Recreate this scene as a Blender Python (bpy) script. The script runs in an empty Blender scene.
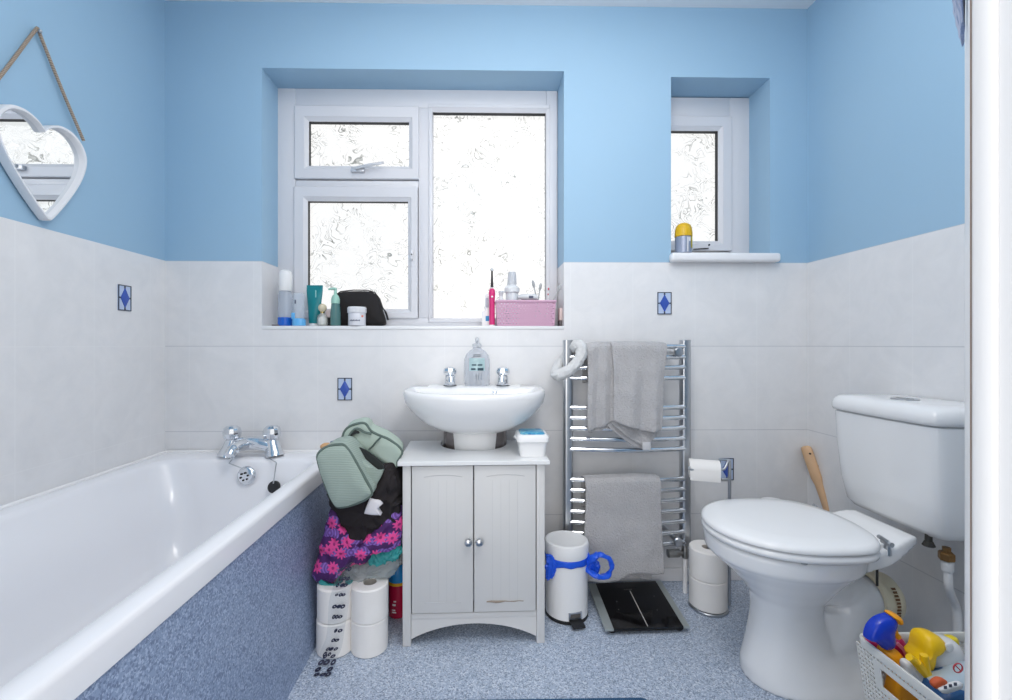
import bpy, bmesh, math, random
from mathutils import Vector, Matrix, noise
random.seed(7)
S = bpy.context.scene
COL = S.collection
PI = math.pi

# ------------------------------------------------------------------ camera measurements (metres)
H, F, CX, CY, YAW = 0.945, 450.0, 487.8, 345.0, 0.0173
SA, CA = math.sin(YAW), math.cos(YAW)
def at(px, py, Y):
    """point on the plane parallel to the back wall at distance Y"""
    t = (px - CX) / F
    X = Y * (SA + t * CA) / (CA - t * SA)
    d = X * SA + Y * CA
    return Vector((X, Y, H - (py - CY) / F * d))
def flr(px, py, Z=0.0):
    """point at height Z"""
    d = F * (H - Z) / (py - CY)
    xc = (px - CX) / F * d
    return Vector((xc * CA + d * SA, -xc * SA + d * CA, Z))
def side(px, py, X):
    """point on a side wall at X"""
    t = (px - CX) / F
    Y = X * (CA - t * SA) / (t * CA + SA)
    d = X * SA + Y * CA
    return Vector((X, Y, H - (py - CY) / F * d))

# ------------------------------------------------------------------ materials
def lin(c):
    return tuple((v / 12.92 if v <= 0.04045 else ((v + 0.055) / 1.055) ** 2.4) for v in [x / 255 for x in c]) + (1.0,)
class NT:
    def __init__(s, name):
        s.m = bpy.data.materials.new(name); s.m.use_nodes = True
        s.t = s.m.node_tree; s.t.nodes.clear()
        s.out = s.n('ShaderNodeOutputMaterial')
    def n(s, kind, **kw):
        nd = s.t.nodes.new(kind)
        for k, v in kw.items():
            if k.startswith('i_'): nd.inputs[k[2:].replace('_', ' ')].default_value = v
            else: setattr(nd, k, v)
        return nd
    def l(s, a, b): s.t.links.new(a, b)
    def math(s, op, a, b=None, c=None):
        nd = s.n('ShaderNodeMath', operation=op)
        for i, v in enumerate((a, b, c)):
            if v is None: continue
            if isinstance(v, (int, float)): nd.inputs[i].default_value = v
            else: s.l(v, nd.inputs[i])
        return nd.outputs[0]
    def mix(s, fac, a, b):
        nd = s.n('ShaderNodeMix', data_type='RGBA')
        for sock, v in ((nd.inputs[0], fac), (nd.inputs[6], a), (nd.inputs[7], b)):
            if isinstance(v, (int, float)): sock.default_value = v
            elif isinstance(v, tuple): sock.default_value = v
            else: s.l(v, sock)
        return nd.outputs[2]
    def ramp(s, fac, stops):
        nd = s.n('ShaderNodeValToRGB')
        el = nd.color_ramp.elements
        while len(el) < len(stops): el.new(0.5)
        for e, (p, c) in zip(el, stops): e.position = p; e.color = c
        s.l(fac, nd.inputs[0]); return nd.outputs[0]
    def bsdf(s, col, rough=0.5, metal=0.0, **kw):
        b = s.n('ShaderNodeBsdfPrincipled')
        if isinstance(col, tuple): b.inputs['Base Color'].default_value = col
        else: s.l(col, b.inputs['Base Color'])
        if isinstance(rough, (int, float)): b.inputs['Roughness'].default_value = rough
        else: s.l(rough, b.inputs['Roughness'])
        b.inputs['Metallic'].default_value = metal
        for k, v in kw.items(): b.inputs[k.replace('_', ' ')].default_value = v
        s.l(b.outputs[0], s.out.inputs[0]); return b
    def bump(s, b, h, strength=0.3, dist=0.002):
        nd = s.n('ShaderNodeBump'); nd.inputs['Strength'].default_value = strength; nd.inputs['Distance'].default_value = dist
        s.l(h, nd.inputs['Height']); s.l(nd.outputs[0], b.inputs['Normal'])
    def noise(s, scale, detail=3, rough=0.5, vec=None, dist=0.0):
        nd = s.n('ShaderNodeTexNoise'); nd.inputs['Scale'].default_value = scale
        nd.inputs['Detail'].default_value = detail; nd.inputs['Roughness'].default_value = rough; nd.inputs['Distortion'].default_value = dist
        if vec is None: vec = s.pos()
        s.l(vec, nd.inputs['Vector']); return nd.outputs['Fac']
    def pos(s):
        if not hasattr(s, '_p'): s._p = s.n('ShaderNodeNewGeometry').outputs['Position']
        return s._p
    def obj(s):
        if not hasattr(s, '_o'): s._o = s.n('ShaderNodeTexCoord').outputs['Object']
        return s._o
MATS = {}
def plain(name, c, rough=0.5, metal=0.0, bump=0, bscale=200, bdist=0.002, var=0.0, **kw):
    if name in MATS: return MATS[name]
    t = NT(name); col = lin(c)
    if var:
        f = t.noise(9, 4, 0.6)
        lo = tuple(v * (1 - var) for v in col[:3]) + (1,); hi = tuple(min(1, v * (1 + var)) for v in col[:3]) + (1,)
        colr = t.mix(f, lo, hi)
    else: colr = col
    b = t.bsdf(colr, rough, metal, **kw)
    if bump: t.bump(b, t.noise(bscale, 3, 0.6), bump, bdist)
    MATS[name] = t.m; return t.m
def clear(name, c, alpha=0.35, rough=0.08):
    """clear or tinted thin plastic / glass: see-through with a glossy coat"""
    if name in MATS: return MATS[name]
    t = NT(name)
    tr = t.n('ShaderNodeBsdfTransparent'); tr.inputs[0].default_value = tuple(0.55 + 0.45 * v for v in lin(c)[:3]) + (1,)
    b = t.n('ShaderNodeBsdfPrincipled'); b.inputs['Base Color'].default_value = lin(c); b.inputs['Roughness'].default_value = rough
    mx = t.n('ShaderNodeMixShader'); mx.inputs[0].default_value = alpha
    t.l(tr.outputs[0], mx.inputs[1]); t.l(b.outputs[0], mx.inputs[2]); t.l(mx.outputs[0], t.out.inputs[0])
    MATS[name] = t.m; return t.m

Z_TILE = at(480, 261.8, 1.8).z
def wall_mat(name, axis, u0, du):
    """blue paint above, pale marbled tiles with fine grout below the tile line"""
    t = NT(name)
    sep = t.n('ShaderNodeSeparateXYZ'); t.l(t.pos(), sep.inputs[0])
    u = sep.outputs[axis]; z = sep.outputs[2]
    z0, dz = Z_TILE, at(480, 346.2, 1.8).z - Z_TILE
    dz = abs(dz)
    def line(v, o, d, w):
        x = t.math('SUBTRACT', v, o); x = t.math('DIVIDE', x, d)
        fr = t.math('FRACT', x); fr = t.math('SUBTRACT', fr, 0.5); fr = t.math('ABSOLUTE', fr)
        fr = t.math('SUBTRACT', 0.5, fr); fr = t.math('MULTIPLY', fr, d)
        return t.math('LESS_THAN', fr, w)
    lu = line(u, u0, du, 0.0022); lz = line(z, z0 - dz, dz, 0.0017)
    n1 = t.noise(5, 5, 0.6, dist=1.2); n2 = t.noise(16, 4, 0.6, dist=0.8)
    nn = t.math('ADD', t.math('MULTIPLY', n1, 0.65), t.math('MULTIPLY', n2, 0.35))
    tile = t.ramp(nn, [(0.3, lin((224, 225, 228))), (0.7, lin((236, 236, 238)))])
    tile = t.mix(t.math('MULTIPLY', lu, 0.45), tile, lin((236, 237, 239)))
    tile = t.mix(t.math('MULTIPLY', lz, 0.5), tile, lin((236, 237, 239)) if name.startswith('left') else lin((182, 185, 192)))
    paint = t.mix(t.noise(2.2, 3, 0.5), lin(PAINT_A), lin(PAINT_B))
    is_tile = t.math('LESS_THAN', z, Z_TILE)
    col = t.mix(is_tile, paint, tile)
    rough = t.math('MULTIPLY_ADD', is_tile, -0.33, 0.62)
    b = t.bsdf(col, rough)
    g = t.math('MULTIPLY', t.math('MAXIMUM', lu, lz), is_tile)
    hgt = t.math('ADD', t.math('MULTIPLY', g, -1.0), t.math('MULTIPLY', t.noise(60, 3, 0.5), 0.15))
    t.bump(b, hgt, 0.25, 0.0015)
    return t.m
PAINT_A, PAINT_B = (152, 188, 215), (161, 194, 219)

def vinyl(name, base, light, dark, scale=170):
    t = NT(name)
    v = t.n('ShaderNodeTexVoronoi'); v.inputs['Scale'].default_value = scale; t.l(t.pos(), v.inputs['Vector'])
    s = t.n('ShaderNodeSeparateColor'); t.l(v.outputs['Color'], s.inputs[0])
    r = t.ramp(s.outputs[0], [(0.0, lin(dark)), (0.18, lin(dark)), (0.24, lin(base)), (0.72, lin(base)), (0.82, lin(light))])
    n = t.noise(7, 5, 0.65)
    r2 = t.mix(t.math('MULTIPLY', n, 0.35), r, lin(light))
    n3 = t.noise(320, 2, 0.5)
    r2 = t.mix(t.math('MULTIPLY', t.math('GREATER_THAN', n3, 0.62), 0.6), r2, lin(dark))
    b = t.bsdf(r2, 0.42)
    t.bump(b, t.noise(260, 2, 0.5), 0.15, 0.001)
    return t.m

def glass_pane():
    """obscure glass rolled with swirling ridges"""
    t = NT('swirl_patterned_glass')
    w = t.n('ShaderNodeTexNoise'); w.inputs['Scale'].default_value = 9; w.inputs['Detail'].default_value = 2; t.l(t.pos(), w.inputs['Vector'])
    add = t.n('ShaderNodeVectorMath', operation='MULTIPLY_ADD'); t.l(w.outputs['Color'], add.inputs[0]); add.inputs[1].default_value = (0.16, 0.16, 0.16); t.l(t.pos(), add.inputs[2])
    v = t.n('ShaderNodeTexNoise'); v.inputs['Scale'].default_value = 13; v.inputs['Detail'].default_value = 0.6; v.inputs['Distortion'].default_value = 1.1
    t.l(add.outputs[0], v.inputs['Vector'])
    k = t.math('FRACT', t.math('MULTIPLY', v.outputs['Fac'], 8.0))
    k = t.math('ABSOLUTE', t.math('SUBTRACT', k, 0.5))
    ridge = t.math('LESS_THAN', k, 0.06)
    msk = t.ramp(t.noise(7, 3, 0.6), [(0.43, (0, 0, 0, 1)), (0.62, (1, 1, 1, 1))])
    s = t.n('ShaderNodeSeparateColor'); t.l(msk, s.inputs[0])
    fac = t.math('MULTIPLY', ridge, s.outputs[0])
    col = t.mix(fac, (0.98, 0.98, 0.98, 1), (0.52, 0.53, 0.52, 1))
    tr = t.n('ShaderNodeBsdfTransparent'); t.l(col, tr.inputs[0])
    gl = t.n('ShaderNodeBsdfGlossy'); gl.inputs['Roughness'].default_value = 0.15; gl.inputs['Color'].default_value = (0.9, 0.9, 0.9, 1)
    bp = t.n('ShaderNodeBump'); bp.inputs['Strength'].default_value = 0.5; bp.inputs['Distance'].default_value = 0.002; t.l(k, bp.inputs['Height']); t.l(bp.outputs[0], gl.inputs['Normal'])
    mx = t.n('ShaderNodeMixShader'); mx.inputs[0].default_value = 0.05
    t.l(tr.outputs[0], mx.inputs[1]); t.l(gl.outputs[0], mx.inputs[2]); t.l(mx.outputs[0], t.out.inputs[0])
    return t.m

def floral():
    t = NT('purple_floral_fabric')
    sep = t.n('ShaderNodeSeparateXYZ'); t.l(t.pos(), sep.inputs[0])
    cb = t.n('ShaderNodeCombineXYZ'); t.l(sep.outputs[0], cb.inputs[0]); t.l(sep.outputs[2], cb.inputs[1])
    def flowers(scale, petals, r0, amp, off):
        ad = t.n('ShaderNodeVectorMath', operation='ADD'); t.l(cb.outputs[0], ad.inputs[0]); ad.inputs[1].default_value = off
        v = t.n('ShaderNodeTexVoronoi', voronoi_dimensions='2D'); v.inputs['Scale'].default_value = scale; v.inputs['Randomness'].default_value = 0.75; t.l(ad.outputs[0], v.inputs['Vector'])
        sc = t.n('ShaderNodeVectorMath', operation='SUBTRACT'); t.l(ad.outputs[0], sc.inputs[0]); t.l(v.outputs['Position'], sc.inputs[1])
        sp = t.n('ShaderNodeSeparateXYZ'); t.l(sc.outputs[0], sp.inputs[0])
        an = t.math('ARCTAN2', sp.outputs[1], sp.outputs[0])
        r = t.math('MULTIPLY_ADD', t.math('COSINE', t.math('MULTIPLY', an, petals)), amp, r0)
        d = v.outputs['Distance']
        return t.math('LESS_THAN', d, r), d, r
    base = t.mix(t.noise(60, 3, 0.6), lin((48, 20, 66)), lin((92, 40, 120)))
    lf, ld, lr = flowers(17, 2, 0.36, 0.2, (0.31, 0.13, 0))
    lines = t.math('GREATER_THAN', t.math('SINE', t.math('MULTIPLY', ld, 42)), 0.3)
    base = t.mix(t.math('MULTIPLY', lf, t.math('MULTIPLY_ADD', lines, 0.5, 0.35)), base, lin((150, 112, 205)))
    fl, fd, fr = flowers(21, 9, 0.33, 0.085, (0, 0, 0))
    base = t.mix(fl, base, lin((226, 74, 150)))
    ce = t.math('LESS_THAN', fd, 0.09)
    base = t.mix(ce, base, lin((150, 40, 110)))
    b = t.bsdf(base, 0.75)
    return t.m

def terry(name, c, scale=190, strength=1.0, dist=0.006):
    t = NT(name)
    n = t.noise(scale, 2, 0.6); n2 = t.noise(30, 3, 0.6)
    base = lin(c); lo = tuple(v * 0.66 for v in base[:3]) + (1,)
    col = t.mix(t.math('MULTIPLY_ADD', n, 0.8, t.math('MULTIPLY', n2, 0.3)), lo, base)
    b = t.bsdf(col, 0.95); b.inputs['Sheen Weight'].default_value = 0.25
    t.bump(b, n, strength, dist); return t.m
def stripes(name, a, bcol, scale):
    t = NT(name)
    w = t.n('ShaderNodeTexWave', bands_direction='Z'); w.inputs['Scale'].default_value = scale; w.inputs['Distortion'].default_value = 0.6
    t.l(t.pos(), w.inputs['Vector'])
    col = t.mix(t.math('MULTIPLY', w.outputs['Fac'], 0.6), lin(a), lin(bcol))
    b = t.bsdf(col, 0.8); t.bump(b, w.outputs['Fac'], 0.35, 0.002); return t.m

# ------------------------------------------------------------------ mesh builder
def crv(pts, n=6, closed=True):
    """smooth curve through the given points"""
    P = [Vector(p) for p in pts]; out = []; L = len(P)
    rng = range(L) if closed else range(L - 1)
    for i in rng:
        if closed: p0, p1, p2, p3 = P[i - 1], P[i], P[(i + 1) % L], P[(i + 2) % L]
        else: p0, p1, p2, p3 = P[max(i - 1, 0)], P[i], P[i + 1], P[min(i + 2, L - 1)]
        for k in range(n):
            s = k / n
            out.append(0.5 * ((2 * p1) + (p2 - p0) * s + (2 * p0 - 5 * p1 + 4 * p2 - p3) * s * s + (3 * p1 - p0 - 3 * p2 + p3) * s ** 3))
    if not closed: out.append(P[-1])
    return out
def rrect(x0, x1, y0, y1, r, z=0.0, n=6):
    out = []
    for cx, cy, a0 in ((x1 - r, y1 - r, 0), (x0 + r, y1 - r, 90), (x0 + r, y0 + r, 180), (x1 - r, y0 + r, 270)):
        for k in range(n + 1):
            a = math.radians(a0 + 90 * k / n); out.append(Vector((cx + r * math.cos(a), cy + r * math.sin(a), z)))
    return out
def wpos(o):
    v = Vector((0, 0, 0))
    while o is not None: v += o.location; o = o.parent
    return v
class MB:
    def __init__(s): s.bm = bmesh.new()
    def box(s, x0, x1, y0, y1, z0, z1, bev=0.0, mat=None, seg=2):
        g = bmesh.ops.create_cube(s.bm, size=1.0); vs = g['verts']
        for v in vs: v.co = Vector(((x0 + x1) / 2 + v.co.x * (x1 - x0), (y0 + y1) / 2 + v.co.y * (y1 - y0), (z0 + z1) / 2 + v.co.z * (z1 - z0)))
        if bev:
            es = list({e for v in vs for e in v.link_edges})
            r = bmesh.ops.bevel(s.bm, geom=es, offset=bev, segments=seg, affect='EDGES', profile=0.5)
            if mat is not None:
                vs = list({v for f in r['faces'] for v in f.verts})
        if mat is not None:
            bmesh.ops.transform(s.bm, matrix=mat, verts=vs)
        return s
    def loft(s, rings, cap0=True, cap1=True, closed=True, fan=False):
        R = [[s.bm.verts.new(p) for p in r] for r in rings]; n = len(R[0])
        for a, b in zip(R, R[1:]):
            for i in range(n if closed else n - 1):
                j = (i + 1) % n
                try: s.bm.faces.new((a[i], a[j], b[j], b[i]))
                except ValueError: pass
        for flag, r, rev in ((cap0, R[0], True), (cap1, R[-1], False)):
            if not flag: continue
            if fan:
                c = s.bm.verts.new(sum((v.co for v in r), Vector()) / n)
                for i in range(n): s.bm.faces.new((r[i], r[(i + 1) % n], c) if not rev else (r[(i + 1) % n], r[i], c))
            else: s.bm.faces.new(r if not rev else r[::-1])
        return s
    def tube(s, pts, r, seg=10, closed=False, cap=True, flat=1.0):
        P = [Vector(p) for p in pts]; n = len(P); rings = []; up = None
        for i, p in enumerate(P):
            if closed: d = P[(i + 1) % n] - P[i - 1]
            else: d = P[min(i + 1, n - 1)] - P[max(i - 1, 0)]
            d.normalize()
            if up is None:
                up = Vector((0, 0, 1)) if abs(d.z) < 0.9 else Vector((0, 1, 0))
            x = d.cross(up)
            if x.length < 1e-6: x = d.orthogonal()
            x.normalize(); up = x.cross(d).normalized()
            rr = r[i] if isinstance(r, (list, tuple)) else r
            rings.append([p + (x * math.cos(2 * PI * k / seg) * flat + up * math.sin(2 * PI * k / seg)) * rr for k in range(seg)])
        if closed: rings.append(rings[0])
        if closed: s.loft(rings, False, False); bmesh.ops.remove_doubles(s.bm, verts=s.bm.verts, dist=1e-6)
        else: s.loft(rings, cap, cap)
        return s
    def cyl(s, p0, p1, r0, r1=None, seg=24): return s.tube([p0, p1], [r0, r0 if r1 is None else r1], seg)
    def lathe(s, prof, c=(0, 0, 0), seg=32, m=None, cap0=True, cap1=True, sq=None):
        rings = []
        for r, z in prof:
            ring = []
            for k in range(seg):
                a = 2 * PI * k / seg
                v = Vector((max(r, 1e-4) * math.cos(a), max(r, 1e-4) * math.sin(a), z))
                if sq: v.x *= sq[0]; v.y *= sq[1]
                if m is not None: v = m @ v
                ring.append(v + Vector(c))
            rings.append(ring)
        return s.loft(rings, cap0, cap1)
    def sph(s, c, r, seg=20, m=None):
        rr = r if isinstance(r, (tuple, list)) else (r, r, r)
        g = bmesh.ops.create_uvsphere(s.bm, u_segments=seg, v_segments=seg // 2 + 2, radius=1)
        for v in g['verts']:
            v.co = Vector((v.co.x * rr[0], v.co.y * rr[1], v.co.z * rr[2]))
            if m is not None: v.co = m @ v.co
            v.co += Vector(c)
        return s
    def grid(s, fn, nu, nv):
        V = [[s.bm.verts.new(fn(i / nu, j / nv)) for j in range(nv + 1)] for i in range(nu + 1)]
        for i in range(nu):
            for j in range(nv): s.bm.faces.new((V[i][j], V[i + 1][j], V[i + 1][j + 1], V[i][j + 1]))
        return s
    def prism(s, outline, vec):
        o = [Vector(p) for p in outline]; v = Vector(vec)
        return s.loft([o, [p + v for p in o]])
    def pillow(s, outline, vec, bulge=0.25, k=(0.92, 0.7, 0.4), wob=0.0, seedv=0):
        """a soft closed body: the outline swells towards the viewer side (-vec) and is closed behind (+vec)"""
        o = [Vector(p) for p in outline]; c = sum(o, Vector()) / len(o); v = Vector(vec)
        rings = []
        def sc(f): return [c + (p - c) * f for p in o]
        def ad(r, w): return [p + w for p in r]
        rings.append(ad(sc(0.35), v * 1.0)); rings.append(ad(sc(0.85), v * 0.95)); rings.append(ad(sc(0.98), v * 0.7)); rings.append(ad(sc(1.0), v * 0.3))
        rings.append(o); 
        hs = (0.45, 0.8, 1.0)
        for f, h in zip(k, hs): rings.append(ad(sc(f), -v * bulge * h))
        if wob:
            rr = []
            for r in rings:
                q = []
                for p in r:
                    nz = noise.noise_vector(p * 22 + Vector((seedv, seedv, 0))) * wob + noise.noise_vector(p * 60 + Vector((seedv, 3, 0))) * wob * 0.4
                    q.append(p + nz)
                rr.append(q)
            rings = rr
        return s.loft(rings, True, True, fan=True)
    def crease(s, amp=.006, scale=40, cuts=2, seedv=0):
        bmesh.ops.subdivide_edges(s.bm, edges=s.bm.edges[:], cuts=cuts, use_grid_fill=True, smooth=0.6)
        s.bm.normal_update()
        for v in s.bm.verts:
            q = v.co * scale + Vector((seedv, 2.3 * seedv, 0)); w = noise.noise_vector(q * .5) * 1.4
            f = 1 - abs(noise.noise(Vector((q.x * 1.5, q.y, q.z * .7)) + w)) * 2.6
            v.co += v.normal * amp * f + noise.noise_vector(q * 2.1) * amp * .25
        return s
    def build(s, name, m, parent=None, loc=None, smooth=True, angle=38, local=False, sub=0, solid=0.0, bev=0.0, remesh=0.0, sm_iter=0, weld=False):
        if weld: bmesh.ops.remove_doubles(s.bm, verts=s.bm.verts, dist=1e-5)
        bmesh.ops.recalc_face_normals(s.bm, faces=s.bm.faces)
        if not local:
            off = wpos(parent) if parent is not None else (Vector(loc) if loc is not None else Vector())
            bmesh.ops.translate(s.bm, vec=-off, verts=s.bm.verts)
        me = bpy.data.meshes.new(name); s.bm.to_mesh(me); s.bm.free()
        me.materials.append(m)
        if smooth:
            me.shade_smooth(); me.set_sharp_from_angle(angle=math.radians(angle))
        o = bpy.data.objects.new(name, me); COL.objects.link(o)
        if parent is not None: o.parent = parent
        elif loc is not None: o.location = loc
        if remesh:
            md = o.modifiers.new('remesh', 'REMESH'); md.mode = 'VOXEL'; md.voxel_size = remesh; md.use_smooth_shade = True
            if sm_iter: q = o.modifiers.new('smooth', 'SMOOTH'); q.iterations = sm_iter; q.factor = 0.6
        if solid: md = o.modifiers.new('solid', 'SOLIDIFY'); md.thickness = solid; md.offset = 0
        if bev: md = o.modifiers.new('bevel', 'BEVEL'); md.width = bev; md.segments = 2; md.limit_method = 'ANGLE'
        if sub: md = o.modifiers.new('sub', 'SUBSURF'); md.levels = sub; md.render_levels = sub
        return o
def ringframe(mb, rects):
    """a mitred frame: list of (x0, x1, z0, z1, y) loops from outside-back round to inside-back"""
    mb.loft([[Vector((x0, y, z0)), Vector((x1, y, z0)), Vector((x1, y, z1)), Vector((x0, y, z1))] for x0, x1, z0, z1, y in rects], False, False)
    return mb
def tag(o, label, cat, group=None):
    o['label'] = label; o['category'] = cat
    if group: o['group'] = group
    return o
def thing(name, label, cat, loc, rotz=0.0, group=None):
    o = bpy.data.objects.new(name, None); o.empty_display_size = 0.05
    COL.objects.link(o); o.location = loc; o.rotation_euler = (0, 0, rotz)
    return tag(o, label, cat, group)
def struct(o): o['kind'] = 'structure'; return o
def sroot(name, loc=(0, 0, 0)):
    o = bpy.data.objects.new(name, None); COL.objects.link(o); o.location = loc; return struct(o)
def dup(root, loc, label=None, rotz=None):
    r = root.copy(); COL.objects.link(r); r.location = loc
    if rotz is not None: r.rotation_euler = (0, 0, rotz)
    if label: r['label'] = label
    for ch in list(root.children):
        c = ch.copy(); COL.objects.link(c); c.parent = r
        for g in list(ch.children):
            d = g.copy(); COL.objects.link(d); d.parent = c
    return r

CHROME = plain('polished_chrome', (225, 228, 232), 0.12, 1.0)
CHROME2 = plain('brushed_chrome', (196, 199, 203), 0.28, 1.0)
CERAMIC = plain('white_ceramic', (240, 241, 243), 0.12)
ACRYLIC = plain('white_acrylic', (240, 241, 246), 0.16)
UPVC = plain('white_upvc', (216, 217, 223), 0.3)
GLOSSW = plain('white_gloss_paint', (240, 240, 243), 0.3)
PLASTW = plain('white_plastic', (238, 239, 241), 0.35)
BLACKP = plain('black_plastic', (24, 24, 26), 0.45)
RUBBER = plain('dark_gasket', (38, 40, 44), 0.7)
PAPER = plain('white_tissue_paper', (242, 240, 238), 0.95, bump=0.25, bscale=150)
WORLD, LAMP, FRONT_FILL, CEIL_FILL = 1.12, 16.0, 31.0, 9.0
# ------------------------------------------------------------------ the room
YB = 1.8                                   # inner face of the back wall
XL, XR = at(165.2, 300, YB).x, at(807.3, 300, YB).x
ZC = at(807, 9.0, YB).z
YF = 0.2                                   # inner face of the wall with the door
YW = 1.94                                  # front of the window frames
w1 = dict(x0=at(262, 70, YB).x, x1=at(564, 70, YB).x, z0=at(410, 326, YB).z, z1=at(410, 69.5, YB).z)
w2 = dict(x0=at(671, 77, YB).x, x1=at(770, 77, YB).x, z0=at(720, 260.5, YB).z + 0.012, z1=at(720, 77.5, YB).z)
UB = at(570.5, 300, YB).x
DB = (at(757, 300, YB).x - at(633, 300, YB).x) / 2
yl = [side(x, 300, XL).y for x in (14.4, 94.3, 150.2)]
yr = [side(x, 300, XR).y for x in (849.7, 912.5)]
M_BACK = wall_mat('back_wall_paint_and_tiles', 0, UB, DB)
M_LEFT = wall_mat('left_wall_paint_and_tiles', 1, yl[1], (yl[2] - yl[0]) / 2)
M_RIGHT = wall_mat('right_wall_paint_and_tiles', 1, yr[0], abs(yr[1] - yr[0]))

m = MB(); m.box(XL - 0.1, XR + 0.1, YF - 0.1, YB + 0.2, -0.06, 0)
M_FLOOR = vinyl('speckled_blue_vinyl_floor', (164, 180, 203), (212, 220, 232), (112, 127, 153), 290)
floor = struct(m.build('floor', M_FLOOR, smooth=False))
m = MB(); m.box(XL - 0.1, XR + 0.1, YF - 0.1, YB + 0.2, ZC, ZC + 0.06)
struct(m.build('ceiling', plain('white_ceiling_paint', (238, 240, 244), 0.8), smooth=False))
m = MB()
T = YB + 0.2
m.box(XL - 0.1, w1['x0'], YB, T, 0, ZC); m.box(w1['x1'], w2['x0'], YB, T, 0, ZC); m.box(w2['x1'], XR + 0.1, YB, T, 0, ZC)
for w in (w1, w2):
    m.box(w['x0'], w['x1'], YB, T, 0, w['z0']); m.box(w['x0'], w['x1'], YB, T, w['z1'], ZC)
wall_back = struct(m.build('wall_back', M_BACK, smooth=False, weld=True))
m = MB(); m.box(XL - 0.1, XL, YF - 0.1, YB, 0, ZC)
wall_left = struct(m.build('wall_left', M_LEFT, smooth=False))
m = MB(); m.box(XR, XR + 0.1, YF - 0.1, YB, 0, ZC)
wall_right = struct(m.build('wall_right', M_RIGHT, smooth=False))
JX = at(971.5, 300, YF).x                    # hinge jamb of the doorway the picture is taken from
DX0 = JX - 0.72
m = MB(); m.box(XL, DX0 - 0.03, YF - 0.1, YF, 0, ZC); m.box(JX + 0.03, XR, YF - 0.1, YF, 0, ZC); m.box(DX0 - 0.03, JX + 0.03, YF - 0.1, YF, 2.02, ZC)
struct(m.build('wall_front', plain('blue_wall_paint', PAINT_B, 0.62), smooth=False))

# accent tiles set into the wall
M_ACC_L = plain('accent_tile_dark_line', (62, 68, 84), 0.3); M_ACC_W = plain('accent_tile_pale_glass', (188, 204, 232), 0.25)
M_ACC_B = plain('accent_tile_blue_glass', (58, 88, 178), 0.25, var=0.25)
def accent(p, parent, label, axis):
    """axis 'x': lies on the back wall; 'y': lies on the left wall"""
    hw, hh = 0.0285, 0.0445
    def q(u, v, o): return Vector((p.x + u, p.y - o, p.z + v)) if axis == 'x' else Vector((p.x + o, p.y + u, p.z + v))
    m = MB(); ring = [q(-hw, -hh, 0), q(hw, -hh, 0), q(hw, hh, 0), q(-hw, hh, 0)]
    top = [q(-hw, -hh, 0.003), q(hw, -hh, 0.003), q(hw, hh, 0.003), q(-hw, hh, 0.003)]
    m.loft([ring, top]); a = m.build('accent_tile', M_ACC_W, parent, smooth=False); a['label'] = label
    m = MB(); b = 0.0032
    for u0, u1, v0, v1 in ((-hw, hw, hh - b, hh), (-hw, hw, -hh, -hh + b), (-hw, -hw + b, -hh, hh), (hw - b, hw, -hh, hh),
                           (-hw, -hw * 0.62, -b * .8, b * .8), (hw * 0.62, hw, -b * .8, b * .8), (-b * .9, b * .9, hh * .72, hh), (-b * .9, b * .9, -hh, -hh * .72)):
        c = [(u0, v0), (u1, v0), (u1, v1), (u0, v1)]
        m.loft([[q(u, v, 0.002) for u, v in c], [q(u, v, 0.0042) for u, v in c]])
    m.build('leading', M_ACC_L, a, smooth=False)
    m = MB(); c = [(0, -hh * .78), (hw * .68, 0), (0, hh * .78), (-hw * .68, 0)]
    m.loft([[q(u, v, 0.002) for u, v in c], [q(u, v, 0.0048) for u, v in c], [q(u * .45, v * .45, 0.0062) for u, v in c]])
    m.build('diamond', M_ACC_B, a, smooth=False)
accent(at(664.2, 303.3, YB), wall_back, 'blue diamond accent tile below the small window', 'x')
accent(at(345, 389, YB), wall_back, 'blue diamond accent tile between bath and basin', 'x')
accent(at(726.3, 469, YB), wall_back, 'blue diamond accent tile behind toilet roll stand', 'x')
accent(side(124, 298, XL), wall_left, 'blue diamond accent tile above the bath', 'y')

# skirting
m = MB(); zb = 0.05
m.box(-0.546, XR, YB - 0.014, YB, 0, zb, bev=0.003); struct(m.build('baseboard_back', GLOSSW))

# ------------------------------------------------------------------ windows
M_GLASS = glass_pane()
def X(px, Y=YW): return at(px, 200, Y).x
def Zw(py, px=430, Y=YW): return at(px, py, Y).z
def sash(parent, name, ox0, ox1, oz0, oz1, ix0, ix1, iz0, iz1, y=YW - 0.010, frame=True):
    c = 0.006
    if frame:
        m = MB()
        ringframe(m, [(ox0, ox1, oz0, oz1, y + 0.05), (ox0, ox1, oz0, oz1, y + c * .5), (ox0 + c * .5, ox1 - c * .5, oz0 + c * .5, oz1 - c * .5, y),
                      (ix0 - 0.016, ix1 + 0.016, iz0 - 0.016, iz1 + 0.016, y), (ix0 - 0.013, ix1 + 0.013, iz0 - 0.013, iz1 + 0.013, y + 0.003),
                      (ix0, ix1, iz0, iz1, y + 0.012), (ix0, ix1, iz0, iz1, y + 0.016)])
        s = m.build(name, UPVC, parent, smooth=False)
    else: s = parent
    m = MB(); e = 0.001
    ringframe(m, [(ix0 - 0.01, ix1 + 0.01, iz0 - 0.01, iz1 + 0.01, y + 0.0165), (ix0 - e, ix1 + e, iz0 - e, iz1 + e, y + 0.0165), (ix0 - e, ix1 + e, iz0 - e, iz1 + e, y + 0.042), (ix0 - 0.01, ix1 + 0.01, iz0 - 0.01, iz1 + 0.01, y + 0.042)])
    m.build('gasket', RUBBER, s, smooth=False)
    m = MB(); m.box(ix0 - 0.008, ix1 + 0.008, y + 0.043, y + 0.047, iz0 - 0.008, iz1 + 0.008); m.build('pane', M_GLASS, s, smooth=False)
    return s
win1 = sroot('window_1', (0.0, YW, w1['z0']))
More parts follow.
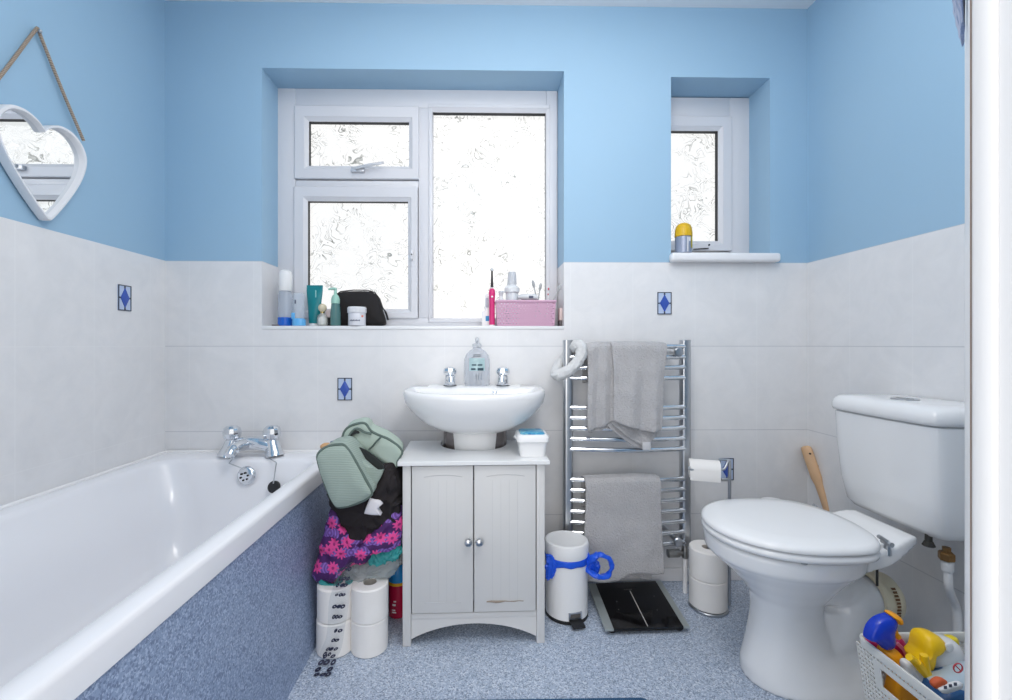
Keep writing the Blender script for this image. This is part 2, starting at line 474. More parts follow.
fx0, fx1, fz0, fz1 = X(277), X(557), w1['z0'], Zw(89.5)
gx = [w1['x0'], w1['x1']]
m = MB()
# outer frame, mullion and transom (the head and jambs run back behind the reveal)
m.box(fx0, X(295.5), YW, YW + .06, fz0, fz1, bev=.003); m.box(X(546.5), fx1, YW, YW + .06, fz0, fz1, bev=.003)
m.box(X(295.5), X(546.5), YW, YW + .06, Zw(108), fz1, bev=.003); m.box(X(295.5), X(546.5), YW, YW + .06, fz0, Zw(318), bev=.003)
m.box(X(418.5), X(432.5), YW, YW + .06, Zw(318), Zw(108), bev=.003); m.box(X(295.5), X(418.5), YW, YW + .06, Zw(188), Zw(181), bev=.003)
m.box(w1['x0'], fx0, YW + .012, YW + .06, fz0, w1['z1']); m.box(fx1, w1['x1'], YW + .012, YW + .06, fz0, w1['z1']); m.box(fx0, fx1, YW + .012, YW + .06, fz1, w1['z1'])
m.build('window_frame', UPVC, win1)
v = sash(win1, 'vent_sash', X(295), X(419), Zw(180), Zw(107.5), X(308.5), X(409), Zw(166.5), Zw(122))
c_ = sash(win1, 'casement_sash', X(294.5), X(418), Zw(318.5), Zw(187.5), X(307.5), X(408), Zw(309), Zw(201.5))
sash(win1, 'glazing_bead', X(428), X(550), Zw(323), Zw(104), X(432.5), X(546), Zw(318), Zw(111), y=YW - 0.004)
m = MB()
a, b_ = at(352, 172, YW - 0.01), at(365, 169, YW - 0.01)
m.box(a.x, b_.x, YW - 0.026, YW - 0.009, a.z - 0.004, b_.z + 0.004, bev=.003)
h0, h1 = at(356, 168, YW - .03), at(384, 162.5, YW - .036)
m.tube([h0 + Vector((0, .012, -.004)), h0, (h0 + h1) / 2 + Vector((0, -.004, 0)), h1], [.007, .008, .0075, .006], 10, flat=0.8)
m.build('window_handle', plain('pale_grey_metal', (205, 207, 212), .3, .3), v)
m = MB(); a = at(412, 255, YW - .01)
m.box(a.x - .006, a.x + .006, YW - .022, YW - .009, a.z - .022, a.z + .022, bev=.003)
m.build('window_handle', UPVC, c_)
m = MB(); m.cyl(a + Vector((0, -.014, 0)), a + Vector((0, -.012, 0)), .003); m.build('key_hole', BLACKP, c_)

win2 = sroot('window_2', ((w2['x0'] + w2['x1']) / 2, YW, w2['z0']))
fx1, fz1 = X(749.5), Zw(97.5, 710); fx0 = w2['x0'] + .004; fz0 = w2['z0']
wj = X(749.5) - X(730)
m = MB()
m.box(fx0, fx0 + .016, YW, YW + .06, fz0, fz1, bev=.003); m.box(fx1 - wj, fx1, YW, YW + .06, fz0, fz1, bev=.003)
m.box(fx0 + .016, fx1 - wj, YW, YW + .06, Zw(117.5, 710), fz1, bev=.003); m.box(fx0 + .016, fx1 - wj, YW, YW + .06, fz0, Zw(252, 710), bev=.003)
m.box(w2['x0'], fx0, YW + .012, YW + .06, fz0, w2['z1']); m.box(fx1, w2['x1'], YW + .012, YW + .06, fz0, w2['z1']); m.box(fx0, fx1, YW + .012, YW + .06, fz1, w2['z1'])
m.build('window_frame', UPVC, win2)
sx0 = fx0 + .015
s2 = sash(win2, 'casement_sash', sx0, X(731), Zw(251, 710), Zw(117, 710), sx0 + .036, X(718.5), Zw(241, 710), Zw(130.5, 710))
m = MB(); a = at(709, 245, YW - .01); m.cyl(a, a + Vector((0, -.003, 0)), .004); m.build('key_hole', BLACKP, s2)
m = MB(); a, b_ = at(693, 249.5, YW - .01), at(708, 248.5, YW - .01); m.tube([a + Vector((0, -.004, 0)), b_ + Vector((0, -.004, 0))], .0025, 8); m.build('stay_bar', BLACKP, s2)
# sills
m = MB(); m.box(w1['x0'], w1['x1'], YB - .004, YW + .02, w1['z0'] - .014, w1['z0'] + .0005, bev=.003)
struct(m.build('trim_1', plain('white_sill_tile', (236, 237, 240), .25)))
m = MB(); a, b_ = at(672, 253, YB - .035), at(781, 262, YB - .035)
m.box(at(672, 253, YB - .035).x, b_.x, YB - .04, YB - .0005, at(720, 261.5, YB - .035).z, at(720, 252.5, YB - .035).z, bev=.011, seg=4)
m.box(w2['x0'] + .001, w2['x1'] - .001, YB - .01, YW + .02, w2['z0'] - .012, w2['z0'] + .001)
struct(m.build('trim_2', GLOSSW))

# ------------------------------------------------------------------ door and jamb at the right edge
m = MB()
m.box(JX, JX + .03, YF - .0085, YF + .001, 0, 2.02, bev=.0025)
m.box(JX + .0025, JX + .03, YF - .1, YF - .0087, 0, 2.02)
m.box(DX0 - .03, DX0, YF - .1, YF + .001, 0, 2.02); m.box(DX0 - .03, JX + .03, YF - .1, YF + .001, 2.02, 2.05)
struct(m.build('trim_3', plain('white_door_frame_paint', (232, 233, 236), .35)))
door = sroot('door_1', (JX + .03, YF + .02, 0))
def ray(px, r):
    p = at(px, 300, 1.0); v = Vector((p.x, p.y, 0)).normalized(); return v * r
pn, pf = ray(968.6, .31), ray(964.6, .84)
dv = (pf - pn).normalized(); nv = Vector((dv.y, -dv.x, 0))
m = MB(); m.loft([[Vector((p.x, p.y, z)) for p in (pn, pf, pf + nv * .038, pn + nv * .038)] for z in (0.008, 1.99)])
m.build('door_leaf', plain('white_door_paint', (238, 239, 240), .35), door, smooth=False, bev=.002)
m = MB(); e0, e1 = pn - dv * .0008, pn + dv * .0002
m.loft([[Vector((p.x, p.y, z)) for p in (e0 + nv * .0004, e1 + nv * .0004, e1 + nv * .0010, e0 + nv * .0010)] for z in (0.008, 1.99)])
m.build('door_edge_seal', plain('brown_seam', (156, 140, 132), .7), door, smooth=False)
# blue bobbly towel hung over the door
m = MB(); rings = []
for i in range(130):
    u = i / 129; z = 2.0 - u * .865
    k = max(.05, min(1, (1 - u) / .09)) ** .5
    hl, ht = .075 * k, (.0050 - .001 * u) * k
    ring = []
    for j in range(64):
        a = 2 * PI * j / 64
        p = pf - dv * .44 + dv * hl * math.cos(a) - nv * (ht + .001 - ht * math.sin(a)) + Vector((0, 0, z))
        nz = abs(noise.noise(p * 150)) * 1.8 - .4
        p -= nv * .0020 * nz * k + Vector((0, 0, 0))
        ring.append(p)
    rings.append(ring)
m.loft(rings)
hp = pf - dv * .44
tag(m.build('towel', terry('blue_chenille', (142, 166, 210), 90, .8, .006), loc=Vector((hp.x, hp.y, 1.15))), 'blue bobbly chenille towel hanging on the white door at the top right', 'towel')

# ------------------------------------------------------------------ bath
XO = -0.548; ZR = 0.521
bath = thing('bathtub', 'white built-in bathtub with blue speckled side panel along the left wall', 'bathtub', ((XL + XO) / 2, 1.0, 0))
def tubring(i_near, i_wall, i_tap, i_foot, z, r): return rrect(XL + .001 + i_wall, XO - i_near, YF + i_foot, YB - .001 - i_tap, r, z, 8)
m = MB()
m.loft([tubring(.008, 0, 0, 0, .462, .012), tubring(0, 0, 0, 0, .466, .012), tubring(0, 0, 0, 0, .508, .012), tubring(.002, .0, .0, 0, .517, .012), tubring(.008, .001, .001, .001, ZR, .012),
        tubring(.044, .055, .105, .06, ZR + .001, .07), tubring(.050, .062, .112, .068, .517, .075), tubring(.055, .068, .118, .075, .505, .08),
        tubring(.062, .085, .128, .10, .44, .09), tubring(.066, .098, .135, .12, .424, .1), tubring(.075, .118, .15, .17, .30, .11), tubring(.095, .135, .175, .22, .20, .12), tubring(.13, .165, .22, .28, .165, .13), tubring(.24, .28, .4, .5, .155, .1)], False, True)
m.build('tub', ACRYLIC, bath, angle=60)
m = MB()
xp0, xp1 = XO - .006, -0.515
m.loft([[Vector((x, YF + .001, z)), Vector((x, YB - .002, z)), Vector((x - .018, YB - .002, z)), Vector((x - .018, YF + .001, z))] for x, z in ((xp1, 0.0), (xp0, .4635))])
m.build('side_panel', vinyl('speckled_blue_vinyl_panel', (136, 154, 186), (172, 188, 213), (98, 116, 150), 270), bath, smooth=False)['label'] = 'blue speckled vinyl bath panel'
m = MB(); m.tube([(XL + .0065, YF + .01, ZR + .003), (XL + .0065, YB - .0065, ZR + .003), (XO, YB - .0065, ZR + .003)], .006, 8)
m.build('sealant', plain('white_sealant', (244, 244, 246), .4), bath)
oc = at(247, 475.5, 1.666)
M90 = Matrix.Rotation(math.radians(90 - 6), 4, 'X')
m = MB(); m.lathe([(.034, 0), (.034, .004), (.030, .010), (.022, .013), (.004, .013)], oc, 32, M90)
ov = m.build('overflow', CHROME, bath)
m = MB()
for k in range(6):
    a = 2 * PI * k / 6 + .3; p = oc + Vector((.0135 * math.cos(a) - .003, -.0130, .0135 * math.sin(a))); m.cyl(p, p + Vector((0, -.0035, 0)), .0036, seg=12)
m.build('overflow_hole', BLACKP, ov)

# bath mixer
def tp(px, py, Y=1.725): return at(px, py, Y)
mx = thing('bath_mixer_tap', 'chrome two-handled bath mixer on the tap end of the bath', 'tap', tp(252, 453))
m = MB(); zt = ZR + .001
L, R = tp(232, 440), tp(272, 440)
for p, sx in ((L, -1), (R, 1)):
    m.tube([Vector((p.x + sx * .014, p.y - .010, zt)), Vector((p.x + sx * .012, p.y - .008, zt + .008)), Vector((p.x + sx * .004, p.y, zt + .035)), Vector((p.x, p.y, zt + .058)), Vector((p.x, p.y, zt + .066))], [.034, .033, .028, .023, .019], 20)
mid = (L + R) / 2
m.tube(crv([(L.x, L.y, zt + .038), (mid.x - .03, L.y - .004, zt + .05), (mid.x + .03, L.y - .004, zt + .05), (R.x, R.y, zt + .038)], 6, False), .025, 18)
m.tube(crv([(mid.x - .012, L.y, zt + .046), (mid.x - .022, L.y - .05, zt + .05), (mid.x - .026, L.y - .09, zt + .042), (mid.x - .027, L.y - .105, zt + .028)], 6, False), [.021] * 12 + [.018] * 7, 16)
m.build('mixer_body', CHROME, mx)
for p in (L, R):
    m = MB(); m.lathe([(.016, .058), (.020, .064), (.029, .072), (.032, .084), (.032, .096), (.028, .108), (.018, .116), (.002, .118)], (p.x, p.y, zt), 14)
    m.build('tap_handle', CHROME, mx, angle=20)
# plug on its chain
pc = at(274, 487, 1.64)
pl = thing('sink_plug', 'black bath plug hanging on a chain from the bath mixer', 'plug', pc)
m = MB(); m.lathe([(.019, -.006), (.022, -.004), (.0215, .004), (.018, .007), (.003, .0075)], pc, 24, Matrix.Rotation(math.radians(72), 4, 'X'))
m.build('plug', plain('black_rubber', (30, 31, 36), .6), pl)
m = MB(); m.tube([Vector((R.x + .002, R.y - .035, zt + .004)), pc + Vector((.003, .012, .085)), pc + Vector((.001, -.004, .024)), pc + Vector((0, -.006, .014))], .0022, 6)
m.build('chain', CHROME2, pl)
m = MB(); m.tube([Vector((L.x + .028, L.y - .03, zt + .012)), Vector((L.x + .036, L.y - .085, zt - .004)), oc + Vector((-.012, -.012, .030))], .0022, 6)
m.build('chain', CHROME2, pl)

# ------------------------------------------------------------------ heart mirror
def wl(y, z, o=0.0): return Vector((XL + o, y, z))
hy, hz = 1.283, 1.449
half = [(0, .098), (.022, .118), (.058, .130), (.098, .120), (.127, .086), (.131, .044), (.108, -.015), (.062, -.085), (.012, -.146)]
def wl(y, z, o=0.0): return Vector((XL + o, y, z))
def c3(p): return (p[0], p[1], 0)
half = [c3(p) for p in half]
def crv2(h): return crv(h, 8, False)
mir = thing('heart_mirror', 'white heart shaped mirror hanging by a rope on the blue wall above the bath', 'mirror', wl(hy, hz, .0))
_h = half
def heart(f, o):
    c = crv2(_h + [(0, -.152, 0)]); full = [(p.x, p.y) for p in c] + [(-p.x, p.y) for p in c[-2:0:-1]]
    tl = math.radians(-3)
    return [wl(hy + (a * f) * math.cos(tl) + b * f * math.sin(tl), hz - (a * f) * math.sin(tl) + b * f * math.cos(tl), o) for a, b in full]
m = MB(); m.loft([heart(.86, .006), heart(1.0, .006), heart(1.0, .027), heart(.985, .031), heart(.94, .031), heart(.92, .027), heart(.91, .014)], False, False)
m.build('mirror_frame', plain('white_painted_wood', (232, 233, 237), .5), mir, angle=45)
m = MB(); m.loft([heart(.93, .0085), heart(.93, .0145)], True, True); m.build('mirror_glass', plain('mirror_glass', (235, 238, 240), .01, 1.0), mir, smooth=False)
nail = side(33, 31, XL)
m = MB(); lo = side(76.5, 141, XL); lf = wl(hy * 2 - lo.y - .01, lo.z + .015)
m.tube(crv([(XL + .022, lo.y, lo.z), (XL + .014, (lo.y + nail.y) / 2 + .004, (lo.z + nail.z) / 2), (XL + .012, nail.y + .006, nail.z - .002), (XL + .013, nail.y, nail.z + .004), (XL + .012, nail.y - .006, nail.z - .002), (XL + .014, (lf.y + nail.y) / 2, (lf.z + nail.z) / 2), (XL + .022, lf.y, lf.z)], 8, False), .0042, 8)
t = NT('jute_rope'); wv = t.n('ShaderNodeTexWave', bands_direction='Z'); wv.inputs['Scale'].default_value = 55; t.l(t.pos(), wv.inputs['Vector'])
bb = t.bsdf(t.mix(wv.outputs['Fac'], lin((132, 116, 104)), lin((188, 170, 152))), .9); t.bump(bb, wv.outputs['Fac'], .6, .002)
m.build('rope', t.m, mir)
m = MB(); m.cyl((XL, nail.y, nail.z), (XL + .02, nail.y, nail.z), .003, seg=10); m.sph((XL + .02, nail.y, nail.z), .005, 10); m.build('nail', CHROME2, mir)
# ------------------------------------------------------------------ wash basin
bx = at(474.5, 400, 1.62).x
basin = thing('washbasin', 'white ceramic washbasin fixed to the wall below the large window', 'washbasin', (bx, YB, .6))
Y0 = YB - .145
def dring(a, f, b, z, p=1.0, q=.35, n=64):
    out = []
    for k in range(n):
        t_ = 2 * PI * k / n; c, s_ = math.cos(t_), math.sin(t_)
        if s_ <= 0:   # front
            e = .80
            out.append(Vector((bx + a * math.copysign(abs(c) ** e, c), Y0 - f * abs(s_) ** e, z)))
        else:
            out.append(Vector((bx + a * p * math.copysign(abs(c) ** (q), c) * (1 - .06 * s_), Y0 + b * abs(s_) ** (q + .1), z)))
    return out
m = MB()
m.loft([dring(.085, .07, .12, .630), dring(.108, .10, .135, .636), dring(.146, .165, .1425, .655), dring(.190, .205, .1435, .680), dring(.227, .235, .144, .715), dring(.248, .247, .144, .745), dring(.254, .252, .144, .770), dring(.253, .252, .144, .781), dring(.248, .248, .143, .7875),
        dring(.225, .226, .02, .7875), dring(.215, .217, .012, .783), dring(.20, .20, .004, .765), dring(.175, .17, -.01, .725), dring(.12, .11, -.03, .69), dring(.05, .05, -.03, .678)], True, True)
m.build('bowl', CERAMIC, basin, angle=70)
px = bx + .002
m = MB(); m.loft([[Vector((px + w * math.copysign(abs(math.cos(t_)) ** .8, math.cos(t_)), 1.655 - dpt * math.sin(t_), z)) for t_ in [2 * PI * k / 40 for k in range(40)]] for w, dpt, z in ((.10, .11, 0), (.10, .11, .03), (.092, .10, .06), (.088, .096, .3), (.090, .098, .55), (.094, .10, .64))])
pdl = m.build('pedestal', CERAMIC, basin)
m = MB(); m.lathe([(.112, .5645), (.117, .565), (.117, .634), (.112, .636)], (px, 1.672, 0), 48, cap0=False, cap1=False, sq=(1, .9)); m.build('pedestal_reflection', plain('painted_dark_reflection', (128, 122, 122), .25, .6), basin)['label'] = 'grey-brown band for the dark reflections on the pedestal sides'  # dark reflections of the glossy pedestal sides, put in as a grey-brown band
m = MB(); c = at(495, 395, 1.635); m.lathe([(.008, 0), (.008, .003), (.003, .005)], (c.x, 1.652, .772), 16, Matrix.Rotation(math.radians(62), 4, 'X')); m.build('chain_stay', CHROME, basin)
m = MB(); m.lathe([(.012, 0), (.012, .002), (.009, .003)], (bx - .02, 1.643, .752), 20, Matrix.Rotation(math.radians(60), 4, 'X')); m.build('overflow', CHROME2, basin)
zd = .7885
def basin_tap(px, label, turn):
    p = at(px, 387, 1.735)
    r = thing('basin_tap', label, 'tap', (p.x, p.y, zd), turn, 'pillar taps on the basin')
    m = MB(); m.lathe([(.024, 0), (.024, .006), (.0205, .009), (.0195, .032), (.0205, .036), (.014, .040)], seg=24)
    m.tube([Vector((0, -.004, .026)), Vector((0, -.04, .031)), Vector((0, -.066, .028)), Vector((0, -.074, .016))], [.016, .0145, .013, .011], 14)
    m.build('tap_body', CHROME, r, local=True)
    m = MB(); m.lathe([(.014, .037), (.022, .042), (.0265, .050), (.0265, .058), (.022, .067), (.011, .072), (.001, .073)], seg=10); m.build('tap_handle', CHROME, r, local=True, angle=20)
    m = MB(); m.lathe([(.0255, 0), (.0255, .0025), (.02, .003)], seg=24); m.build('washer', BLACKP, r, local=True)
    return r
tA = basin_tap(450, 'chrome pillar tap on the basin to the left of the soap bottle', .12)
tB = dup(tA, (at(503, 387, 1.735).x, tA.location.y, zd), 'chrome pillar tap on the basin to the right of the soap bottle', -.12)
# soap bottle on the basin
p = at(477, 386, 1.735)
so = thing('soap_bottle', 'clear plastic hand soap bottle standing between the basin taps', 'bottle', (p.x, 1.742, zd))
M_CLR = clear('clear_plastic', (228, 232, 238), .3)
M_LIQ = clear('clear_liquid', (205, 214, 222), .5)
m = MB(); m.lathe([(.045, 0), (.050, .004), (.050, .05), (.0495, .10), (.044, .118), (.030, .134), (.017, .141), (.016, .152)], seg=36, sq=(1, .55)); m.build('bottle_body', M_CLR, so, local=True)
m = MB(); m.lathe([(.018, .150), (.018, .160), (.012, .163), (.006, .165), (.006, .176)], seg=20); m.tube([(0, 0, .174), (0, -.008, .180), (0, -.03, .179), (0, -.036, .172)], [.007, .008, .006, .004], 10); m.build('pump_cap', clear('clear_pump', (228, 232, 238), .55), so, local=True)
m = MB(); m.tube([(0, 0, .16), (.003, 0, .08), (.008, .0, .008)], .003, 8); m.build('dip_tube', PLASTW, so, local=True)
def band(m, a0, a1, z0, z1, ra, rb, n=14):
    m.grid(lambda u, v: Vector((ra * math.sin(a0 + (a1 - a0) * u), -rb * math.cos(a0 + (a1 - a0) * u), z0 + (z1 - z0) * v)), n, 2); return m
m = MB(); band(m, -.62, .62, .058, .106, .0505, .0280); lb = m.build('label', clear('pale_aqua_label', (196, 230, 232), .5), so, local=True)
m = MB()
for a0, a1, z0, z1 in ((-.45, -.1, .061, .068), (.05, .5, .059, .069), (-.4, -.05, .078, .083), (.05, .42, .078, .083)): band(m, a0, a1, z0, z1, .0512, .0286, 6)
m.build('label_print', plain('dark_teal_print', (44, 70, 84), .6), lb, local=True)
m = MB()
for x in (-.08, .1, .3): band(m, x, x + .06, .022, .05, .0508, .0283, 2)
for z in (.112, .118): band(m, -.3, .3, z, z + .003, .048, .0265, 6)
m.build('label_print', plain('grey_print', (120, 126, 134), .6), so, local=True)

# ------------------------------------------------------------------ vanity cabinet (slightly turned)
M_WOODW = plain('white_painted_board', (214, 214, 214), .45, bump=.12, bscale=40)
cl, cr = flr(402.5, 647), flr(544.8, 643.2)
cang = math.atan2(cr.y - cl.y, cr.x - cl.x)
cw = (cr - cl).length; HT = .583
cab = thing('vanity_cabinet', 'white two-door under-basin cabinet with chipped paint and chrome knobs', 'cabinet', cl, cang)
dep = .285
m = MB(); pw = .026
# corner posts, sides, rails and arched apron; open back and top around the pedestal
m.box(0, pw, 0, .03, 0, HT - .014, bev=.002); m.box(cw - pw, cw, 0, .03, 0, HT - .014, bev=.002)
m.box(0, .014, .03, dep, .03, HT - .014); m.box(cw - .014, cw, .03, dep, .03, HT - .014)
m.box(0, .02, dep - .03, dep, 0, HT - .014); m.box(cw - .02, cw, dep - .03, dep, 0, HT - .014)
m.box(pw, cw - pw, .004, .022, .082, .1, bev=.002)
m.box(.014, cw - .014, .022, .075, .085, .098)
m.build('carcass', M_WOODW, cab, local=True)
ar = [Vector((pw, .006, .083)), Vector((pw, .006, .018))] + [Vector((pw + (cw - 2 * pw) * k / 24, .006, .018 + .046 * (1 - (2 * k / 24 - 1) ** 2) ** .9)) for k in range(1, 24)] + [Vector((cw - pw, .006, .018)), Vector((cw - pw, .006, .083))]
m = MB(); m.prism(ar, (0, .014, 0)); m.build('apron', M_WOODW, cab, local=True, smooth=False, bev=.0015)
# top with a round cut-out for the pedestal
ov_ = .014; yb_ = dep + .01
pcx = px - cl.x; hwid = .120; yc = 1.655 - cl.y; fr = .118
out = [Vector((-ov_, -ov_, 0)), Vector((cw + ov_, -ov_, 0)), Vector((cw + ov_, yb_, 0)), Vector((pcx + hwid, yb_, 0))]
out += [Vector((pcx + hwid * math.cos(a), min(yb_ - .001, yc - fr * math.sin(a)), 0)) for a in [PI * k / 24 for k in range(0, 25)]]
out += [Vector((pcx - hwid, yb_, 0)), Vector((-ov_, yb_, 0))]
m = MB(); m.prism([p_ + Vector((0, 0, HT - .014)) for p_ in out], (0, 0, .014)); m.build('cabinet_top', plain('white_painted_top', (234, 236, 238), .3), cab, local=True, smooth=False, bev=.002)
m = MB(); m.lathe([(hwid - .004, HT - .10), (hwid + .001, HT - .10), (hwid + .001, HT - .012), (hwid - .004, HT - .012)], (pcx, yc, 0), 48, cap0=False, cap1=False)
M_GAP = plain('grey_brown_gap_shade', (150, 146, 146), .35)
m.build('cut_out_shade', M_GAP, cab, local=True)  # shade in the gap round the pedestal, put in as a grey-brown ring
M_CHIP = plain('chipped_paint_edge', (150, 138, 126), .8)
M_GRV = plain('door_groove', (198, 199, 201), .6)
gap = .003; mid_ = cw * .497
kn = []
for k, (x0, x1) in enumerate(((pw + gap, mid_ - gap / 2), (mid_ + gap / 2, cw - pw - gap))):
    m = MB(); z0, z1 = .104, HT - .018
    m.box(x0, x1, -.002, .014, z0, z1, bev=.0025)
    d = m.build('door', M_WOODW, cab, local=True)
    m = MB()
    ww = x1 - x0
    m.tube([Vector((x0 + ww * (.2 + .62 * i / 12), -.0022, z1 - .034 + .006 * (1 - (2 * i / 12 - 1) ** 2))) for i in range(13)], .0013, 6)
    for i in range(1, 5): m.box(x0 + ww * (.16 + .68 * i / 5) - .0004, x0 + ww * (.16 + .68 * i / 5) + .0004, -.0023, -.001, z0 + .035, z1 - .045)
    m.build('panel_groove', M_GRV, d, local=True)
    m = MB(); zz = z0 + .033
    if k == 0: m.tube([Vector((x0 + ww * (.2 + .6 * i / 8), -.0018, zz)) for i in range(9)], .0009, 6)
    else:
        m.tube([Vector((x0 + ww * (.2 + .6 * i / 8), -.0022, zz + .001 * math.sin(i * 2))) for i in range(9)], [.0018, .0032, .004, .0034, .0018, .0014, .0018, .0012, .0012], 6)
    m.build('paint_chip', M_CHIP if k else M_GRV, d, local=True)
    kx = (x1 - .015) if k == 0 else (x0 + .016)
    m = MB(); m.lathe([(.006, 0), (.005, .010), (.0115, .015), (.0125, .021), (.010, .027), (.003, .030)], (kx, -.002, .332), 24, Matrix.Rotation(PI / 2, 4, 'X')); m.build('knob', CHROME2, d, local=True)
# tub with blue lid on the cabinet
def cabw(x, y, z): return Vector((cl.x + x * math.cos(cang) - y * math.sin(cang), cl.y + x * math.sin(cang) + y * math.cos(cang), z))
p = at(532, 454, 1.475)
wt = thing('wipes_tub', 'small white tub with a blue patterned lid on the cabinet top', 'tub', (p.x, 1.49, HT + .0005))
m = MB(); m.loft([rrect(-.040, .040, -.042, .042, .012, 0), rrect(-.041, .041, -.043, .043, .014, .003), rrect(-.047, .047, -.048, .048, .014, .058)], True, True); m.build('tub_body', PLASTW, wt, local=True)
m = MB(); m.loft([rrect(-.050, .050, -.051, .051, .014, .048), rrect(-.052, .052, -.053, .053, .016, .050), rrect(-.052, .052, -.053, .053, .016, .064), rrect(-.048, .048, -.049, .049, .016, .071), rrect(-.043, .043, -.045, .045, .014, .072)], True, True); lid = m.build('lid', PLASTW, wt, local=True)
t = NT('blue_swirl_label'); n_ = t.noise(38, 3, .6, vec=t.obj(), dist=1.5)
t.bsdf(t.ramp(n_, [(.3, lin((28, 112, 168))), (.48, lin((62, 158, 204))), (.62, lin((130, 196, 205))), (.72, lin((206, 224, 214)))]), .3)
m = MB(); m.loft([rrect(-.040, .040, -.040, .042, .012, .071), rrect(-.040, .040, -.040, .042, .012, .0745), rrect(-.036, .036, -.036, .038, .01, .0775)], True, True); m.build('lid_label', t.m, lid, local=True)
for sx in (-1, 1):
    m = MB(); m.tube([Vector((sx * .051, -.02, .058)), Vector((sx * .056, 0, .058)), Vector((sx * .051, .02, .058))], .004, 8); m.build('lid_tab', PLASTW, lid, local=True)

# ------------------------------------------------------------------ things on the large window sill
zs = w1['z0'] + .001
def sx(px, Y): return at(px, 326, Y).x
def hgt(py, px, Y): return at(px, py, Y).z - zs
Y1 = 1.845
p0 = Vector((sx(285.5, Y1), Y1, zs)); hh = hgt(250, 286, Y1) - .0
b = thing('spray_bottle', 'tall clear bottle with white cap and dark blue base at sill left end', 'bottle', p0, 0)
m = MB(); m.lathe([(.0265, .028), (.0285, .030), (.0285, .125), (.024, .140), (.019, .143)], seg=28); m.build('bottle_body', clear('frosted_plastic', (218, 226, 236), .36), b, local=True)
m = MB(); m.lathe([(.026, 0), (.0295, .002), (.0295, .034), (.027, .036)], seg=28); m.build('blue_base', plain('royal_blue_plastic', (24, 96, 196), .25), b, local=True)
m = MB(); m.lathe([(.024, .142), (.0255, .145), (.0255, .205), (.022, .222), (.012, .228)], seg=28); m.build('white_cap', PLASTW, b, local=True)
m = MB(); m.tube([(0, 0, .14), (.004, 0, .04)], .0022, 8); m.build('dip_tube', PLASTW, b, local=True)
Y2 = 1.822
b = thing('lotion_bottle', 'clear squeeze bottle standing on its pale blue cap on the sill', 'bottle', (sx(299, Y2), Y2, zs))
m = MB(); m.loft([[Vector((w * math.cos(a), d * math.sin(a), z)) for a in [2 * PI * k / 28 for k in range(28)]] for w, d, z in ((.020, .016, .026), (.021, .016, .03), (.024, .015, .07), (.023, .008, .12), (.021, .002, .133))]); m.build('bottle_body', clear('clear_soft_plastic', (224, 232, 240), .32), b, local=True)
m = MB(); m.lathe([(.024, 0), (.0265, .002), (.0265, .024), (.022, .029), (.019, .030)], seg=28, sq=(1, .8)); m.box(-.024, -.010, -.018, -.014, .026, .052, bev=.002); m.build('blue_cap', plain('pale_blue_plastic', (98, 176, 232), .3), b, local=True)
m = MB(); m.box(-.011, -.006, -.0165, -.015, .088, .104, bev=.001); m.build('print_mark', plain('navy_print', (34, 44, 70), .6), b, local=True)
Y3 = 1.885
b = thing('cosmetic_tube', 'teal squeeze tube standing on a white cap behind the bottles', 'tube', (sx(314, Y3), Y3, zs))
m = MB(); m.loft([[Vector((w * math.cos(a) + z * .02, d * math.sin(a), z)) for a in [2 * PI * k / 28 for k in range(28)]] for w, d, z in ((.019, .016, .012), (.021, .018, .016), (.0265, .014, .08), (.0325, .006, .135), (.0335, .0018, .15), (.0335, .0014, .172))]); m.build('tube_body', plain('teal_plastic', (20, 128, 136), .35), b, local=True)
m = MB(); m.lathe([(.018, 0), (.0195, .001), (.0195, .012), (.018, .013)], seg=24, sq=(1, .85)); m.build('cap', PLASTW, b, local=True)
m = MB()
m.box(.008, .012, -.0085, -.006, .12, .15, bev=.001); m.build('print_mark', plain('pale_teal_print', (170, 216, 214), .5), b, local=True)
Y4 = 1.83
b = thing('perfume_bottle', 'round glass perfume bottle with a cream ball stopper on the sill', 'bottle', (sx(322.5, Y4), Y4, zs))
m = MB(); m.lathe([(.016, 0), (.0205, .003), (.0215, .015), (.0215, .030), (.017, .043), (.009, .050), (.008, .054)], seg=28); m.build('bottle_body', clear('perfume_glass', (226, 228, 226), .32, .04), b, local=True)
m = MB(); m.lathe([(.012, .004), (.016, .008), (.016, .03), (.012, .036)], seg=20); m.build('inner_label', plain('cream_label', (236, 236, 234), .5), b, local=True)
m = MB(); m.lathe([(.0085, .050), (.0085, .058)], seg=20); m.build('collar', plain('gold_metal', (204, 178, 120), .25, 1.0), b, local=True)
m = MB(); m.sph((0, 0, .073), (.0165, .0165, .0175), 20); m.build('stopper', plain('cream_stopper', (214, 204, 178), .35), b, local=True)
Y5 = 1.868
b = thing('small_jar', 'small round pink-topped pot with a black base behind the perfume bottle', 'jar', (sx(329.5, Y5), Y5, zs))
m = MB(); m.lathe([(.012, 0), (.0155, .002), (.0155, .034), (.013, .036)], seg=6); m.build('black_base', BLACKP, b, local=True)
m = MB(); m.lathe([(.012, .035), (.0165, .038), (.017, .056), (.013, .066), (.004, .070)], seg=24); m.build('pink_top', plain('pale_pink_plastic', (220, 204, 206), .35), b, local=True)
Y6 = 1.825
b = thing('pump_bottle', 'slim translucent green pump bottle in front of the black wash bag', 'bottle', (sx(335.5, Y6), Y6, zs))
m = MB(); m.lathe([(.018, 0), (.0205, .003), (.0205, .05), (.018, .075), (.0155, .094)], seg=28, sq=(1, .8)); m.build('bottle_body', clear('green_clear_plastic', (104, 150, 150), .62), b, local=True)
